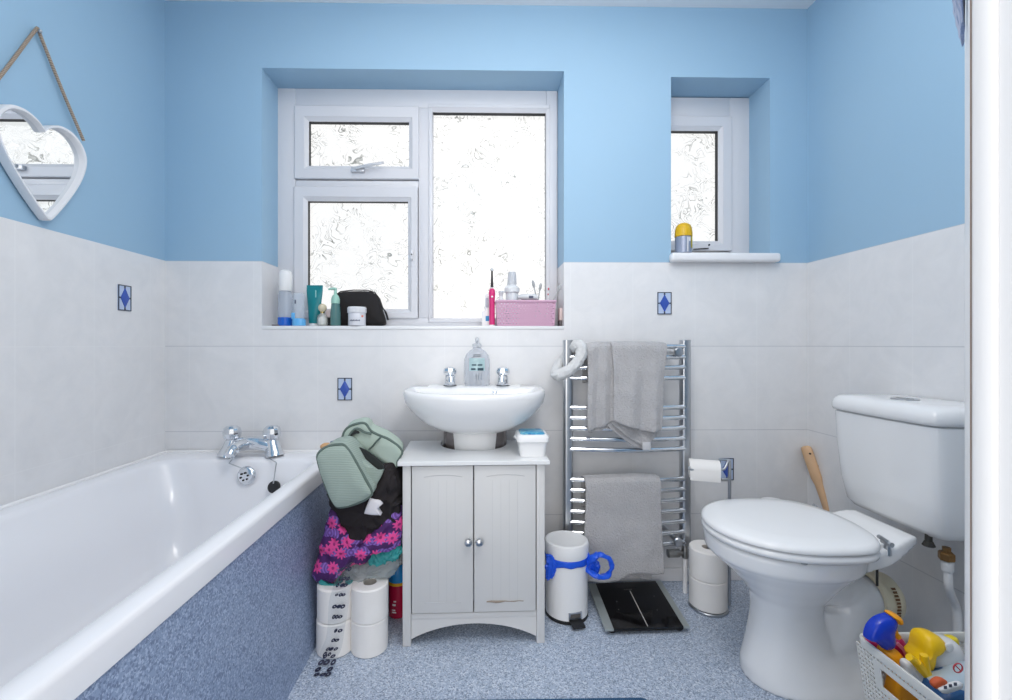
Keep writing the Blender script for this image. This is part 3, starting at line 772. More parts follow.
m = MB(); m.lathe([(.0165, .090), (.017, .094), (.017, .108), (.012, .122), (.006, .127), (.005, .148)], seg=24); m.tube([(.004, 0, .147), (-.006, 0, .150), (-.022, -.002, .149), (-.028, -.002, .146)], [.006, .0065, .004, .003], 10); m.build('pump', plain('mint_plastic', (158, 204, 190), .4), b, local=True)
m = MB(); m.tube([(0, 0, .12), (0, -.006, .09), (-.003, -.01, .05), (-.006, -.008, .02)], .0035, 8); m.build('dip_tube', plain('mint_plastic', (158, 204, 190), .4), b, local=True)
m = MB(); m.lathe([(.012, .004), (.0185, .0045), (.0185, .02), (.012, .0205)], seg=24, sq=(1, .8)); m.build('liquid', plain('deep_teal_liquid', (24, 104, 108), .3), b, local=True)
Y7 = 1.885
ol = [at(x, y, Y7) for x, y in ((333, 325), (333, 310), (334, 297), (340, 292.5), (352, 291.2), (368, 291.3), (374, 293), (378.5, 298), (382, 309), (385.5, 321), (383, 325.5), (360, 325.8))]
zmin = zs + .001
for v_ in ol: v_.z = max(v_.z, zmin)
b = thing('wash_bag', 'black fabric wash bag standing on the sill below the casement window', 'bag', Vector((sx(358, Y7), Y7, zs)))
m = MB(); m.pillow(crv(ol, 4), (0, .035, 0), bulge=.8, k=(.97, .86, .5)); m.build('bag_body', plain('black_fabric', (30, 27, 28), .85, bump=.3, bscale=300), b)
m = MB(); m.tube([at(x, y, Y7 - .004) + Vector((0, -.004, 0)) for x, y in ((335, 296), (341, 291.6), (354, 290.2), (368, 290.4), (375, 292.5), (380, 299), (383, 308))], .0025, 6); m.build('zip', plain('zip_tape', (52, 48, 48), .6), b)
m = MB(); m.tube(crv([at(381, 306, Y7 - .012), at(385.5, 312, Y7 - .016), at(388, 320, Y7 - .014)], 4, False), [.003] * 4 + [.0045] * 4 + [.005], 8, flat=.5); m.build('zip_pull', BLACKP, b)
Y8 = 1.822
b = thing('cream_jar', 'white lidded jar with a printed label in front of the black wash bag', 'jar', (sx(357, Y8), Y8, zs))
m = MB(); m.lathe([(.032, 0), (.0345, .003), (.0345, .052), (.033, .054)], seg=32); jb = m.build('jar_body', plain('jar_plastic', (214, 216, 224), .3), b, local=True)
m = MB(); m.lathe([(.0365, .052), (.0375, .054), (.0375, .072), (.034, .076), (.002, .077)], seg=32); m.build('lid', plain('jar_lid', (226, 228, 233), .3), b, local=True)
m = MB()
for i, (a0, a1) in enumerate([(-.62 + .155 * k, -.62 + .155 * k + .12) for k in range(8)]): band(m, a0, a1, .018, .023 + .001 * (i % 2), .0349, .0349, 2)
m.build('label_print', plain('slate_print', (92, 98, 118), .6), jb, local=True)
m = MB(); band(m, .75, 1.05, .034, .042, .0349, .0349, 4); m.build('label_mark', plain('coral_print', (220, 130, 110), .6), jb, local=True)
Y9 = 1.83
m = MB(); a, b_ = at(272, 325.2, Y9), at(283, 325.2, Y9)
m.tube([Vector((a.x, Y9, zs + .0035)), Vector((a.x + .02, Y9 - .004, zs + .003)), Vector((b_.x, Y9 - .008, zs + .0035))], [.002, .003, .0025], 8, flat=1.6)
tag(m.build('tweezers', plain('brown_grey_metal', (112, 98, 92), .4, .5), loc=(a.x, Y9, zs)), 'thin brown-grey item lying in the left corner of the sill', 'tweezers')

# right end of the sill
Yc = 1.87
b = thing('toothpaste_carton', 'slim white pack with a blue square behind the pink toothbrush', 'carton', (sx(486.5, Yc), Yc, zs))
m = MB(); m.loft([rrect(-.020, .014, -.014, .014, .004, 0), rrect(-.020, .014, -.014, .014, .004, .062), rrect(-.008, .016, -.012, .012, .006, .066), rrect(-.006, .016, -.012, .012, .006, .128), rrect(-.002, .012, -.008, .008, .004, .136)]); m.build('pack_body', PLASTW, b, local=True)
m = MB(); m.box(-.004, .012, -.0155, -.0135, .022, .043, bev=.001); m.build('blue_square', plain('blue_print', (60, 150, 206), .5), b, local=True)
m = MB(); m.box(-.003, .008, -.0135, -.0115, .078, .118, bev=.003); m.build('grey_panel', plain('grey_panel_print', (190, 196, 208), .5), b, local=True)
Yt = 1.825
b = thing('electric_toothbrush', 'pink electric toothbrush with a black brush neck standing on the sill', 'toothbrush', (sx(492, Yt), Yt, zs))
m = MB(); m.lathe([(.0105, 0), (.0115, .002), (.0112, .006)], seg=20); m.build('foot', PLASTW, b, local=True)
M_PINK = plain('hot_pink_plastic', (214, 46, 120), .35)
m = MB(); m.lathe([(.0115, .005), (.0118, .010), (.0115, .10), (.0125, .118), (.0135, .132), (.0120, .146), (.007, .152)], seg=24); m.build('handle', M_PINK, b, local=True)
m = MB(); m.sph((0, -.0125, .118), (.004, .002, .004), 12); m.build('switch', PLASTW, b, local=True)
m = MB(); m.lathe([(.0052, .151), (.0052, .158)], seg=14); m.build('collar_ring', PLASTW, b, local=True)
m = MB(); m.tube([(0, 0, .157), (0, 0, .19), (0, 0, .222)], [.0062, .0046, .0036], 12); m.build('brush_neck', plain('near_black_plastic', (48, 40, 44), .4), b, local=True)
m = MB(); m.lathe([(.006, -.004), (.007, .0), (.007, .005), (.005, .007)], (0, .001, .228), 16, Matrix.Rotation(PI / 2, 4, 'X')); hd = m.build('brush_head', plain('grey_bristle_plate', (120, 116, 118), .5), b, local=True)
m = MB(); m.lathe([(.0055, 0), (.0055, .006)], (0, -.006, .228), 14, Matrix.Rotation(PI / 2, 4, 'X')); m.build('bristles', plain('pale_bristles', (206, 210, 214), .8), hd, local=True)
# pink storage basket, pierced
def pierced(m, c00, c10, c11, c01, nu, nv, fx, fz, skip=None, stagger=True):
    """a panel of nu x nv cells, each with a rectangular opening of share fx, fz; skip(i, j) leaves a larger hole"""
    c00, c10, c11, c01 = map(Vector, (c00, c10, c11, c01))
    def P(u, v): return (c00 * (1 - u) + c10 * u) * (1 - v) + (c01 * (1 - u) + c11 * u) * v
    for j in range(nv):
        off = .5 / nu if (stagger and j % 2) else 0
        for i in range(-1 if off else 0, nu):
            u0, u1 = max(0, i / nu + off), min(1, (i + 1) / nu + off)
            if u1 - u0 < 1e-6: continue
            v0, v1 = j / nv, (j + 1) / nv
            sk = skip(.5 * (u0 + u1), .5 * (v0 + v1)) if skip else 0
            if sk == 1: continue
            O = [P(u0, v0), P(u1, v0), P(u1, v1), P(u0, v1)]
            if sk == 2 or (u1 - u0) < .6 / nu:
                m.bm.faces.new([m.bm.verts.new(p) for p in O]); continue
            mu, mv = (u1 - u0) * (1 - fx) / 2, (v1 - v0) * (1 - fz) / 2
            I = [P(u0 + mu, v0 + mv), P(u1 - mu, v0 + mv), P(u1 - mu, v1 - mv), P(u0 + mu, v1 - mv)]
            a = [m.bm.verts.new(p) for p in O]; q = [m.bm.verts.new(p) for p in I]
            for k in range(4): m.bm.faces.new((a[k], a[(k + 1) % 4], q[(k + 1) % 4], q[k]))
    return m
M_PKB = plain('dusty_pink_plastic', (206, 164, 190), .45)
Yk0, Yk1 = 1.812, 1.915
kx0, kx1 = sx(496.5, Yk0), sx(555.5, Yk0); kz1 = at(526, 300, Yk0).z
kb = thing('storage_basket', 'small pierced pink plastic basket of toiletries at the right end of the sill', 'basket', ((kx0 + kx1) / 2, (Yk0 + Yk1) / 2, zs))
ti = .004; zb0 = zs + .001
m = MB()
A0 = [(kx0 + ti, Yk0 + ti), (kx1 - ti, Yk0 + ti), (kx1 - ti, Yk1 - ti), (kx0 + ti, Yk1 - ti)]; A1 = [(kx0, Yk0), (kx1, Yk0), (kx1, Yk1), (kx0, Yk1)]
for i in range(4):
    j = (i + 1) % 4; nu = 18 if i % 2 == 0 else 8
    pierced(m, (*A0[i], zb0 + .004), (*A0[j], zb0 + .004), (*A1[j], kz1 - .010), (*A1[i], kz1 - .010), nu, 9, .42, .34)
m.build('basket_walls', M_PKB, kb, solid=.002, smooth=False)
m = MB(); m.box(A0[0][0], A0[1][0], A0[0][1], A0[2][1], zb0, zb0 + .004); m.build('basket_floor', M_PKB, kb)
m = MB()
for i in range(4):
    j = (i + 1) % 4; a, c = Vector((*A1[i], kz1 - .005)), Vector((*A1[j], kz1 - .005)); m.tube([a, c], .0052, 8)
m.build('basket_rim', M_PKB, kb)
def inb(px, Y): return at(px, 300, Y).x
zi = zb0 + .005
M_PALE = plain('pale_grey_plastic', (212, 216, 222), .4)
Yq = 1.865
b = thing('mouthwash_bottle', 'white bottle with a tall ribbed cap in the pink basket', 'bottle', (inb(512, Yq), Yq, zi))
m = MB(); m.lathe([(.024, 0), (.026, .003), (.026, .128), (.022, .135)], seg=28); m.build('bottle_body', M_PALE, b, local=True)
m = MB(); m.lathe([(.026, .131), (.031, .136), (.032, .151), (.025, .161), (.021, .164)], seg=28); m.build('collar', plain('white_collar', (226, 229, 233), .4), b, local=True)
m = MB(); m.lathe([(.020, .163), (.0195, .173), (.0165, .212), (.0155, .218), (.012, .220)], seg=24); m.build('cap', plain('grey_white_cap', (198, 202, 209), .45), b, local=True)
Yq = 1.858
b = thing('dispenser_bottle', 'small white flip-top bottle beside the tall-capped bottle in the pink basket', 'bottle', (inb(501, Yq), Yq, zi))
m = MB(); m.lathe([(.016, 0), (.018, .002), (.018, .085), (.009, .112), (.006, .120)], seg=24); m.build('bottle_body', plain('off_white_plastic', (226, 229, 232), .4), b, local=True)
m = MB(); m.lathe([(.006, .118), (.010, .128), (.011, .138), (.008, .141)], seg=20); m.box(-.002, .016, -.004, .004, .134, .140, bev=.001); m.build('nozzle', M_PALE, b, local=True)
Yq = 1.85
b = thing('toothpaste_tube', 'white toothpaste tube lying across the top of the pink basket', 'tube', (inb(529, Yq), Yq, kz1 + .004))
m = MB(); m.tube([(-.035, 0, .011), (-.030, 0, .012), (.02, 0, .012), (.034, 0, .010)], [.010, .0125, .013, .010], 20); m.build('tube_body', plain('grey_white_tube', (214, 218, 222), .4), b, local=True)
m = MB(); m.box(-.002, .016, -.0145, -.012, .006, .016, bev=.001); m.build('print_mark', plain('slate_print', (92, 98, 118), .6), b, local=True)
m = MB(); m.tube([(-.046, 0, .011), (-.034, 0, .011)], .009, 14); m.build('cap', M_PALE, b, local=True)
M_BRUSH = plain('grey_brush_plastic', (176, 180, 184), .45)
def loose_brush(name, label, x0, y0, x1, y1, Y, headw, colr, hl=.022):
    a, c = at(x0, y0, Y), at(x1, y1, Y); a.z = max(a.z, zi + .001)
    r = thing(name, label, 'toothbrush', a, 0, 'loose brushes in the pink basket')
    m = MB(); d = (c - a); m.tube([a, a + d * .6, c - d.normalized() * hl], [.003, .003, .0022], 8); m.build('handle', colr, r)
    m = MB(); e = d.normalized(); m.tube([c - e * hl, c - e * hl * .6, c - e * hl * .2, c], [.003, headw, headw * .9, .002], 10, flat=.55); m.build('brush_head', colr, r)
loose_brush('interdental_brush', 'small grey brush with a leaf shaped head, the left one in the pink basket', 541, 318, 532.5, 280, 1.875, .0115, M_BRUSH, .036)
loose_brush('interdental_brush', 'small grey brush leaning right of its twin near the basket middle', 535, 318, 541, 283, 1.89, .0115, M_BRUSH, .036)
loose_brush('manual_toothbrush', 'grey toothbrush leaning far out over the right end of the pink basket', 544, 318, 562, 284, 1.872, .0085, M_BRUSH, .03)
loose_brush('manual_toothbrush', 'white toothbrush with red marks standing at the right end of the pink basket', 547, 318, 549, 286, 1.86, .005, PLASTW)
a = at(548.6, 289, 1.852)
lb_ = [o for o in COL.objects if o.name.startswith('manual_toothbrush')][-1]
m = MB(); m.sph(a, (.003, .002, .006), 10); m.sph(a + Vector((-.002, 0, -.022)), (.0025, .002, .004), 10); m.build('red_mark', plain('red_mark', (196, 60, 84), .5), lb_)
b = thing('small_box', 'small dark box under a pink painted reflection in the right corner of the sill', 'box', (at(560.5, 326, 1.86).x, 1.86, zs))
m = MB(); m.box(-.008, .008, -.02, .02, 0, .024, bev=.002); m.build('box_base', plain('dark_grey_plastic', (84, 78, 80), .5), b, local=True)
m = MB(); m.box(-.008, .008, -.02, .02, .0245, .075, bev=.003); m.build('pink_reflection', plain('pale_blush_reflection', (216, 196, 192), .4), b, local=True)  # pinkish reflection on the tile, put in as a pale solid block

# air freshener on the small window board
ya = 1.80; zb2 = at(720, 252.5, YB - .035).z
b = thing('air_freshener_can', 'yellow-capped aerosol air freshener can on the small window board', 'aerosol can', (at(683.5, 250, ya).x, ya, zb2 + .001))
M_YEL = plain('mustard_yellow_plastic', (222, 178, 18), .4)
m = MB(); m.lathe([(.030, 0), (.032, .002), (.032, .066), (.030, .068)], seg=32); can = m.build('can', plain('grey_blue_can', (156, 164, 184), .35, .3), b, local=True)
m = MB(); m.lathe([(.0305, .067), (.0335, .069), (.0335, .082), (.0315, .100), (.026, .114), (.015, .122), (.002, .124)], seg=32); m.build('cap', M_YEL, b, local=True)
m = MB(); band(m, .55, 1.6, .02, .067, .0328, .0328, 10); m.build('yellow_side', plain('olive_yellow_print', (186, 170, 30), .45), can, local=True)
m = MB(); band(m, -.02, .16, .004, .062, .0328, .0328, 4); band(m, .2, .5, .045, .062, .0328, .0328, 4); m.build('label_stripe', plain('pale_print', (222, 222, 226), .5), can, local=True)
# ------------------------------------------------------------------ towel radiator
YR = 1.700
rl, rr = at(568, 400, YR).x, at(685.5, 400, YR).x
def Zr(py): return at(625, py, YR - .02).z
zt_, zb_ = at(625, 340, YR).z, at(625, 545, YR).z
rad = thing('towel_radiator', 'chrome ladder towel radiator on the wall between basin and toilet', 'towel rail', ((rl + rr) / 2, YR, zb_))
for x in (rl, rr):
    m = MB(); m.loft([[Vector((p_.x, p_.y, z)) for p_ in rrect(x - .0185, x + .0185, YR - .014, YR + .022, .012)] for z in (zb_, zt_)]); m.build('post', CHROME2, rad)
bars = [346.4, 357, 367.4, 378, 407.6, 418, 428.4, 439, 449.5, 480, 490.5, 501, 511.8, 522.8, 533.5, 544]
for py in bars:
    z = Zr(py)
    m = MB(); m.tube([Vector((rl + (rr - rl) * k / 16, YR - .004 - .028 * math.sin(PI * k / 16), z)) for k in range(17)], .0092, 12); m.build('bar', CHROME, rad)
for px_, py in ((584, 352), (674.5, 352), (674, 538)):
    c = at(px_, py, YR)
    m = MB(); m.cyl((c.x, YR - .030, c.z), (c.x, YB - .001, c.z), .009, seg=16); m.lathe([(.016, 0), (.0175, .003), (.0175, .010), (.014, .014), (.003, .015)], (c.x, YR - .028, c.z), 20, Matrix.Rotation(PI / 2, 4, 'X')); m.build('wall_bracket', CHROME2, rad)
for x, lb in ((rr, 'valve'), (rl, 'valve')):
    m = MB()
    m.cyl((x, YR + .004, zb_ - .001), (x, YR + .004, zb_ - .022), .010, seg=16); m.tube([(x, YR + .004, zb_ - .018), (x, YR + .004, zb_ - .048), (x, YR + .004, zb_ - .052)], [.013, .0135, .011], 16)
    m.tube([(x - .01, YR + .004, zb_ - .034), (x - .022, YR + .004, zb_ - .034), (x - .024, YR + .004, zb_ - .034), (x - .066, YR + .002, zb_ - .034), (x - .069, YR + .002, zb_ - .034)], [.009, .009, .0155, .0155, .012], 20)
    vv = m.build('valve', plain('satin_nickel', (190, 188, 184), .3, 1.0), rad)
    m = MB(); m.cyl((x, YR + .004, zb_ - .052), (x, YR + .004, 0.0005), .0085, seg=14); m.build('pipe', GLOSSW, rad)
M_TWL = terry('grey_terry', (198, 197, 200))
def px_sheet(m, top, bot, y_top, y_bot, wave, back=0.0, nu=30, nv=26, ph=0.0, curve=0.0):
    """cloth between a top edge and a bottom edge given as point lists across the width (points in metres)"""
    def L(pts, u):
        k = u * (len(pts) - 1); i = min(int(k), len(pts) - 2); f = k - i; return pts[i].lerp(pts[i + 1], f)
    def fn(u, v):
        if back and v < .3:
            s = v / .3; a = L(top, u); b_ = L(bot, u)
            if s < .6: return Vector((a.x, YR + .024, a.z - back * (1 - s / .6) - .012))
            q = (s - .6) / .4 * PI; r = (YR + .024 - y_top) / 2
            return Vector((a.x, YR + .024 - r + r * math.cos(q), a.z - .012 + .013 * math.sin(q)))
        s = (v - .3) / .7 if back else v
        a = L(top, u); b_ = L(bot, u); p_ = a.lerp(b_, s); p_.z -= .012 * (1 - s) if back else 0
        p_.y = y_top + (y_bot - y_top) * s + wave * math.sin(2 * PI * (u * 2.1 + ph) + s * 1.3) * (.25 + s) + noise.noise(p_ * 14) * .006 + noise.noise(p_ * 40) * .002
        p_.x += .003 * math.sin(s * 5 + u * 3 + ph)
        return p_
    return m.grid(fn, nu, nv)
yt, yo = YR - .050, YR - .062
def A(px_, py, Y=YR - .055): return at(px_, py, Y)
tw = thing('towel', 'grey towel folded in uneven layers over the top of the towel radiator', 'towel', A(628, 430), 0, 'grey towels on the radiator')
m = MB(); px_sheet(m, [A(611, 342), A(630, 341.5), A(650, 341.5), A(667, 342.5)], [A(613, 421), A(628, 426), A(640, 430), A(650, 431), A(659, 430)], yt - .012, yo - .020, .008, back=.16); m.build('front_fold', M_TWL, tw, solid=.006, sub=1)
m = MB(); px_sheet(m, [A(587, 344), A(600, 342), A(615, 342)], [A(588, 431), A(600, 427.5), A(613.5, 421)], yt, yo + .002, .005, back=.14, ph=.3); m.build('side_fold', M_TWL, tw, solid=.006, sub=1)
m = MB(); px_sheet(m, [A(590, 400), A(608, 400)], [A(589.5, 433.5), A(598, 432), A(608, 428)], yt + .012, yo + .014, .002, ph=.3, nu=12); m.build('under_fold', M_TWL, tw, solid=.005, sub=1)
m = MB(); px_sheet(m, [A(612, 385), A(658, 390)], [A(612.5, 424), A(626, 436), A(641, 445.5), A(650, 441), A(656, 437)], yt + .004, yo + .004, .003, ph=.1); m.build('middle_fold', M_TWL, tw, solid=.005, sub=1)
m = MB(); px_sheet(m, [A(609, 385), A(655, 390)], [A(607.5, 426), A(620, 437), A(634, 447.5), A(644, 450), A(652, 445)], yt + .012, yo + .014, .002, ph=.6); m.build('back_fold', M_TWL, tw, solid=.005, sub=1)
m = MB(); a, b_ = A(641, 441), A(649, 449); m.box(a.x, b_.x, yo - .009, yo - .007, b_.z, a.z, bev=.0008); m.build('care_tag', plain('grey_tag', (204, 204, 208), .7), tw)
tw = thing('towel', 'grey towel hanging straight over the lower bars of the towel radiator', 'towel', A(625, 560), 0, 'grey towels on the radiator')
m = MB(); px_sheet(m, [A(585.5, 479.5), A(610, 478.5), A(640, 477.5), A(661.5, 478)], [A(581, 578), A(600, 580), A(617, 578), A(628, 573), A(636, 570.5), A(652, 572), A(662, 572)], yt - .002, YR - .075, .003, back=.12); m.build('front_fold', M_TWL, tw, solid=.007, sub=1)
m = MB(); px_sheet(m, [A(610, 540), A(652, 540)], [A(616, 581), A(632, 577), A(652, 581)], yt + .016, YR - .052, .002); m.build('back_fold', M_TWL, tw, solid=.005, sub=1)
# white fluffy headband looped over the post
hb = [at(576, 346, 1.672), at(580, 345, 1.655), at(581.5, 352, 1.645), at(578, 361, 1.64), at(571, 369, 1.64), at(562, 374, 1.645), at(556.5, 375, 1.66), at(556, 371, 1.70), at(559, 365, 1.735), at(565, 358, 1.745), at(572, 350, 1.725)]
cv = crv(hb, 6)
m = MB(); m.tube(cv, [.0195 + .003 * noise.noise(p_ * 60) for p_ in cv], 20, closed=True, flat=1.0)
for v_ in m.bm.verts: v_.co += noise.noise_vector(v_.co * 130) * .005
tag(m.build('headband', terry('white_fleece', (238, 240, 242), 300, .9, .004), loc=hb[0]), 'white fluffy headband looped over the top left corner of the towel radiator', 'headband')

# ------------------------------------------------------------------ pedal bin and liner
bc = Vector((at(566.5, 580, 1.585).x, 1.585, 0)); br = .0735
bn = thing('pedal_bin', 'small white pedal bin with black foot pedal beside the cabinet', 'bin', bc)
m = MB(); m.lathe([(br, .012), (br, .214)], seg=40); m.build('bin_body', PLASTW, bn, local=True)
m = MB(); m.lathe([(br - .006, 0), (br + .0015, .001), (br + .0015, .011), (br - .004, .0125)], seg=40); m.build('base_ring', BLACKP, bn, local=True)
m = MB(); m.lathe([(br + .002, .214), (br + .003, .218), (br + .003, .252), (br + .001, .259), (br - .006, .262), (br - .012, .259), (br - .03, .2575), (.004, .257)], seg=40); m.build('lid', PLASTW, bn, local=True)
m = MB(); a = .22
pd = Vector((math.sin(a), -math.cos(a), 0)); pp = Vector((pd.y, -pd.x, 0)) * -1
def pq(u, o, z): return pd * (br + o) + pp * u + Vector((0, 0, z))
m.loft([[pq(-.024, -.01, z), pq(.024, -.01, z), pq(.024, .002, z), pq(-.024, .002, z)] for z in (.020, .042)]); ph_ = m.build('pedal_housing', CHROME2, bn, local=True, smooth=False, bev=.001)
m = MB(); m.loft([[pq(-.018, .0015, z), pq(.018, .0015, z), pq(.018, .003, z), pq(-.018, .003, z)] for z in (.026, .038)]); m.build('housing_recess', plain('dark_grey_metal', (92, 90, 88), .5), ph_, local=True, smooth=False)
m = MB(); m.loft([[pq(-.022, o, z0), pq(.022, o, z0), pq(.022, o, z0 + .005), pq(-.022, o, z0 + .005)] for o, z0 in ((-.008, .014), (.012, .013), (.034, .007))]); m.build('pedal', BLACKP, bn, local=True, smooth=False, bev=.001)
M_BAG = plain('blue_plastic_film', (30, 92, 226), .3, bump=.5, bscale=60, bdist=.006)
ln = thing('bin_liner', 'bright blue plastic bag gathered under the lid of the pedal bin', 'bag', bc + Vector((0, 0, .18)))
m = MB()
m.grid(lambda u, v: bc + Vector((( br + .0025 + .003 * noise.noise(Vector((u * 9, v * 3, 1)))) * math.cos(2 * PI * u), (br + .0025 + .003 * noise.noise(Vector((u * 9, v * 3, 1)))) * math.sin(2 * PI * u), .214 - v * (.024 + .010 * noise.noise(Vector((math.cos(2 * PI * u) * 2, math.sin(2 * PI * u) * 2, 5)))))), 64, 4)
m.build('gathered_rim', M_BAG, ln, solid=.001)
yb2 = 1.535
lp = crv([at(586, 566, yb2 + .02), at(594, 557, yb2), at(602, 555, yb2 - .005), at(610, 560, yb2), at(611.5, 568, yb2), at(608, 575, yb2), at(600, 576.5, yb2 - .004), at(591, 573, yb2)], 5)
m = MB(); m.tube(lp, [.014 if p_.x < at(598, 560, yb2).x else .0105 for p_ in lp], 10, closed=True, flat=.7)
for v_ in m.bm.verts: v_.co += noise.noise_vector(v_.co * 45) * .006 + noise.noise_vector(v_.co * 110) * .003
m.build('tie_handle', M_BAG, ln)
m = MB(); o_ = [at(x, y, yb2 + .02) for x, y in ((582, 556), (588, 551), (592, 558), (600, 563), (598, 574), (588, 573), (583, 566))]
m.pillow(crv(o_, 4), (0, .02, 0), .6, wob=.004).crease(.004, 60, 2, 5); m.build('crumpled_side', M_BAG, ln)
yb3 = bc.y - br - .004
m = MB(); o_ = [at(x, y, yb3 + .022) for x, y in ((545.5, 557), (551, 555), (558, 560), (557, 570), (552, 578.5), (546, 579.5))]
m.pillow(crv(o_, 4), (0, .012, 0), .6, wob=.003, seedv=4).crease(.004, 60, 2, 6); m.build('hanging_flap', M_BAG, ln)

# ------------------------------------------------------------------ bathroom scale
zq = .022
q = [flr(588, 583.5, zq), flr(661, 580.5, zq), flr(690, 626.5, zq), flr(605, 629.5, zq)]
sc_c = sum(q, Vector()) / 4; sc_c.z = 0
scl = thing('bathroom_scale', 'black glass bathroom scale with silver side strips on the floor', 'scale', sc_c)
def S4(u, v, z): # u across, v from far to near
    a = q[0].lerp(q[1], u); b_ = q[3].lerp(q[2], u); p_ = a.lerp(b_, v); return Vector((p_.x, p_.y, z))
def slab(u0, u1, v0, v1, z0, z1): return [[S4(u0, v0, z), S4(u1, v0, z), S4(u1, v1, z), S4(u0, v1, z)] for z in (z0, z1)]
m = MB(); m.loft(slab(.105, .925, 0, 1, zq - .007, zq)); m.build('glass_plate', plain('black_glass', (14, 13, 15), .06), scl, smooth=False, bev=.001)
m = MB(); m.loft(slab(0, .104, 0, 1, zq - .007, zq)); m.build('side_strip', plain('silver_strip', (176, 184, 184), .3, .4), scl, smooth=False, bev=.001)
m = MB(); m.loft(slab(.926, 1, 0, 1, zq - .007, zq)); m.build('side_strip', plain('silver_strip', (176, 184, 184), .3, .4), scl, smooth=False, bev=.001)
m = MB(); m.loft(slab(.06, .94, .05, .95, .004, zq - .0072)); m.build('underbody', BLACKP, scl, smooth=False)
for u, v in ((.1, .1), (.9, .1), (.1, .9), (.9, .9)):
    m = MB(); c = S4(u, v, 0); m.lathe([(.014, 0), (.014, .0045)], c, 16); m.build('foot', BLACKP, scl)
m = MB(); m.loft(slab(.505, .515, .22, .97, zq - .0005, zq + .0004)); m.build('centre_line', plain('silver_line', (188, 186, 182), .4), scl, smooth=False)
m = MB(); m.loft(slab(.36, .62, .06, .15, zq - .0005, zq + .0003)); m.build('display', plain('display_grey', (46, 44, 46), .15), scl, smooth=False)
m = MB()
for k in range(5): m.loft(slab(.44 + .022 * k, .456 + .022 * k, .185, .20, zq - .0005, zq + .0003))
for u, v in ((.27, .45), (.78, .36), (.72, .66), (.25, .62)): m.loft(slab(u, u + .012, v, v + .012, zq - .0005, zq + .0003))
m.build('printed_marks', plain('grey_scale_print', (110, 108, 108), .5), scl, smooth=False)

# ------------------------------------------------------------------ toilet rolls
def roll_meshes(root, r, h, hole=.021):
    m = MB(); m.lathe([(r - .003, 0), (r, .003), (r, h - .004), (r - .004, h), (hole + .001, h), (hole, h - .001), (hole, .001), (hole + .001, 0)], seg=40, cap0=False, cap1=False)
    R0 = len(m.bm.verts); vs = list(m.bm.verts)
    for k in range(40):
        a, b_ = vs[k], vs[(k + 1) % 40]; c, d = vs[7 * 40 + (k + 1) % 40], vs[7 * 40 + k]; m.bm.faces.new((b_, a, d, c))
    m.build('paper', PAPER, root, local=True)
    m = MB(); m.lathe([(hole, .002), (hole, h - .002), (hole - .0015, h - .002), (hole - .0015, .002)], seg=32, cap0=False, cap1=False); m.build('card_core', plain('grey_card', (196, 190, 184), .9), root, local=True)
rh = .102; rrad = .0565
xa, xb = at(335.5, 600, 1.425).x + .004, at(370.5, 600, 1.425).x
r0 = thing('toilet_roll', 'white toilet roll on the floor by the bath panel, under another roll', 'toilet roll', (xa, 1.414, .0005), 0, 'toilet rolls in the torn pack')
roll_meshes(r0, rrad, rh)
r1 = dup(r0, (xb, 1.414, .0005), 'white toilet roll on the floor of the torn pack, nearer the cabinet')
r2 = dup(r0, (xa + .001, 1.416, rh + .0015), 'white toilet roll on the bath side of the torn pack, half covered by printed film')
r3 = dup(r0, (xb + .001, 1.413, rh + .0015), 'white toilet roll with open core on top of the torn pack, nearer the cabinet')
for o_ in (r1, r2, r3): o_['group'] = r0['group']
# torn film with dark printing
M_FILM = clear('torn_clear_film', (232, 236, 240), .06, .15)
M_NAVY = plain('navy_film_print', (36, 40, 66), .5)
fl_ = thing('plastic_wrapper', 'torn clear wrapper with dark printing hanging down the toilet rolls to the floor', 'wrapper', (xa, 1.36, 0))
yfr = 1.414 - rrad - .003
path = [at(348, 556, yfr + .05), at(346, 572, yfr + .01), at(342, 585, yfr - .003), at(339, 600, yfr), at(337, 620, yfr), at(334, 640, yfr - .002), at(330, 652, yfr - .004), at(328.5, 657.5, yfr - .010), flr(325, 668, .002), flr(321, 677, .002)]
for p_ in path: p_.z = max(p_.z, .0018)
pc_ = crv(path, 6, False)
wd = [.028 + .002 * math.sin(i * .4) for i in range(len(pc_))]
m = MB(); m.grid(lambda u, v: pc_[min(int(v * (len(pc_) - 1) + .5), len(pc_) - 1)] + Vector(((u - .5) * 2 * wd[min(int(v * (len(pc_) - 1) + .5), len(wd) - 1)], .004 * abs(u - .5), .001 * (u - .5))), 6, len(pc_) - 1)
m.build('film', M_FILM, fl_)
m = MB(); rnd = random.Random(3)
n_rows = 14
for k in range(n_rows):
    s = .10 + .88 * k / (n_rows - 1); i = min(int(s * (len(pc_) - 1)), len(pc_) - 2); c = pc_[i]; d = (pc_[i + 1] - c).normalized(); nrm = d.cross(Vector((1, 0, 0))).normalized()
    if nrm.y > 0 and abs(nrm.y) > .3: nrm = -nrm
    if nrm.z < 0 and abs(nrm.y) <= .3: nrm = -nrm
    big = 1.5 if k > 10 else 1.0
    for t_ in range(3):
        cx = (t_ - 1) * .0115 * big + rnd.uniform(-.003, .003); rx, rz = rnd.uniform(.0045, .007) * big, rnd.uniform(.004, .007) * big
        if rnd.random() < .12: continue
        rgI, rgO = [], []
        for e in range(12):
            an = 2 * PI * e / 12; sh = .35 * math.sin(an)
            base = c + Vector((cx, 0, 0)) + nrm * .0012
            rgO.append(base + Vector((1, 0, 0)) * (rx * (math.cos(an) + sh)) - d * (rz * math.sin(an)))
            f_ = .3 if t_ != 1 or k % 2 else .05
            rgI.append(base + Vector((1, 0, 0)) * (rx * f_ * (math.cos(an) + sh)) - d * (rz * f_ * math.sin(an)) + nrm * .0002)
        m.loft([rgO, rgI], False, False)
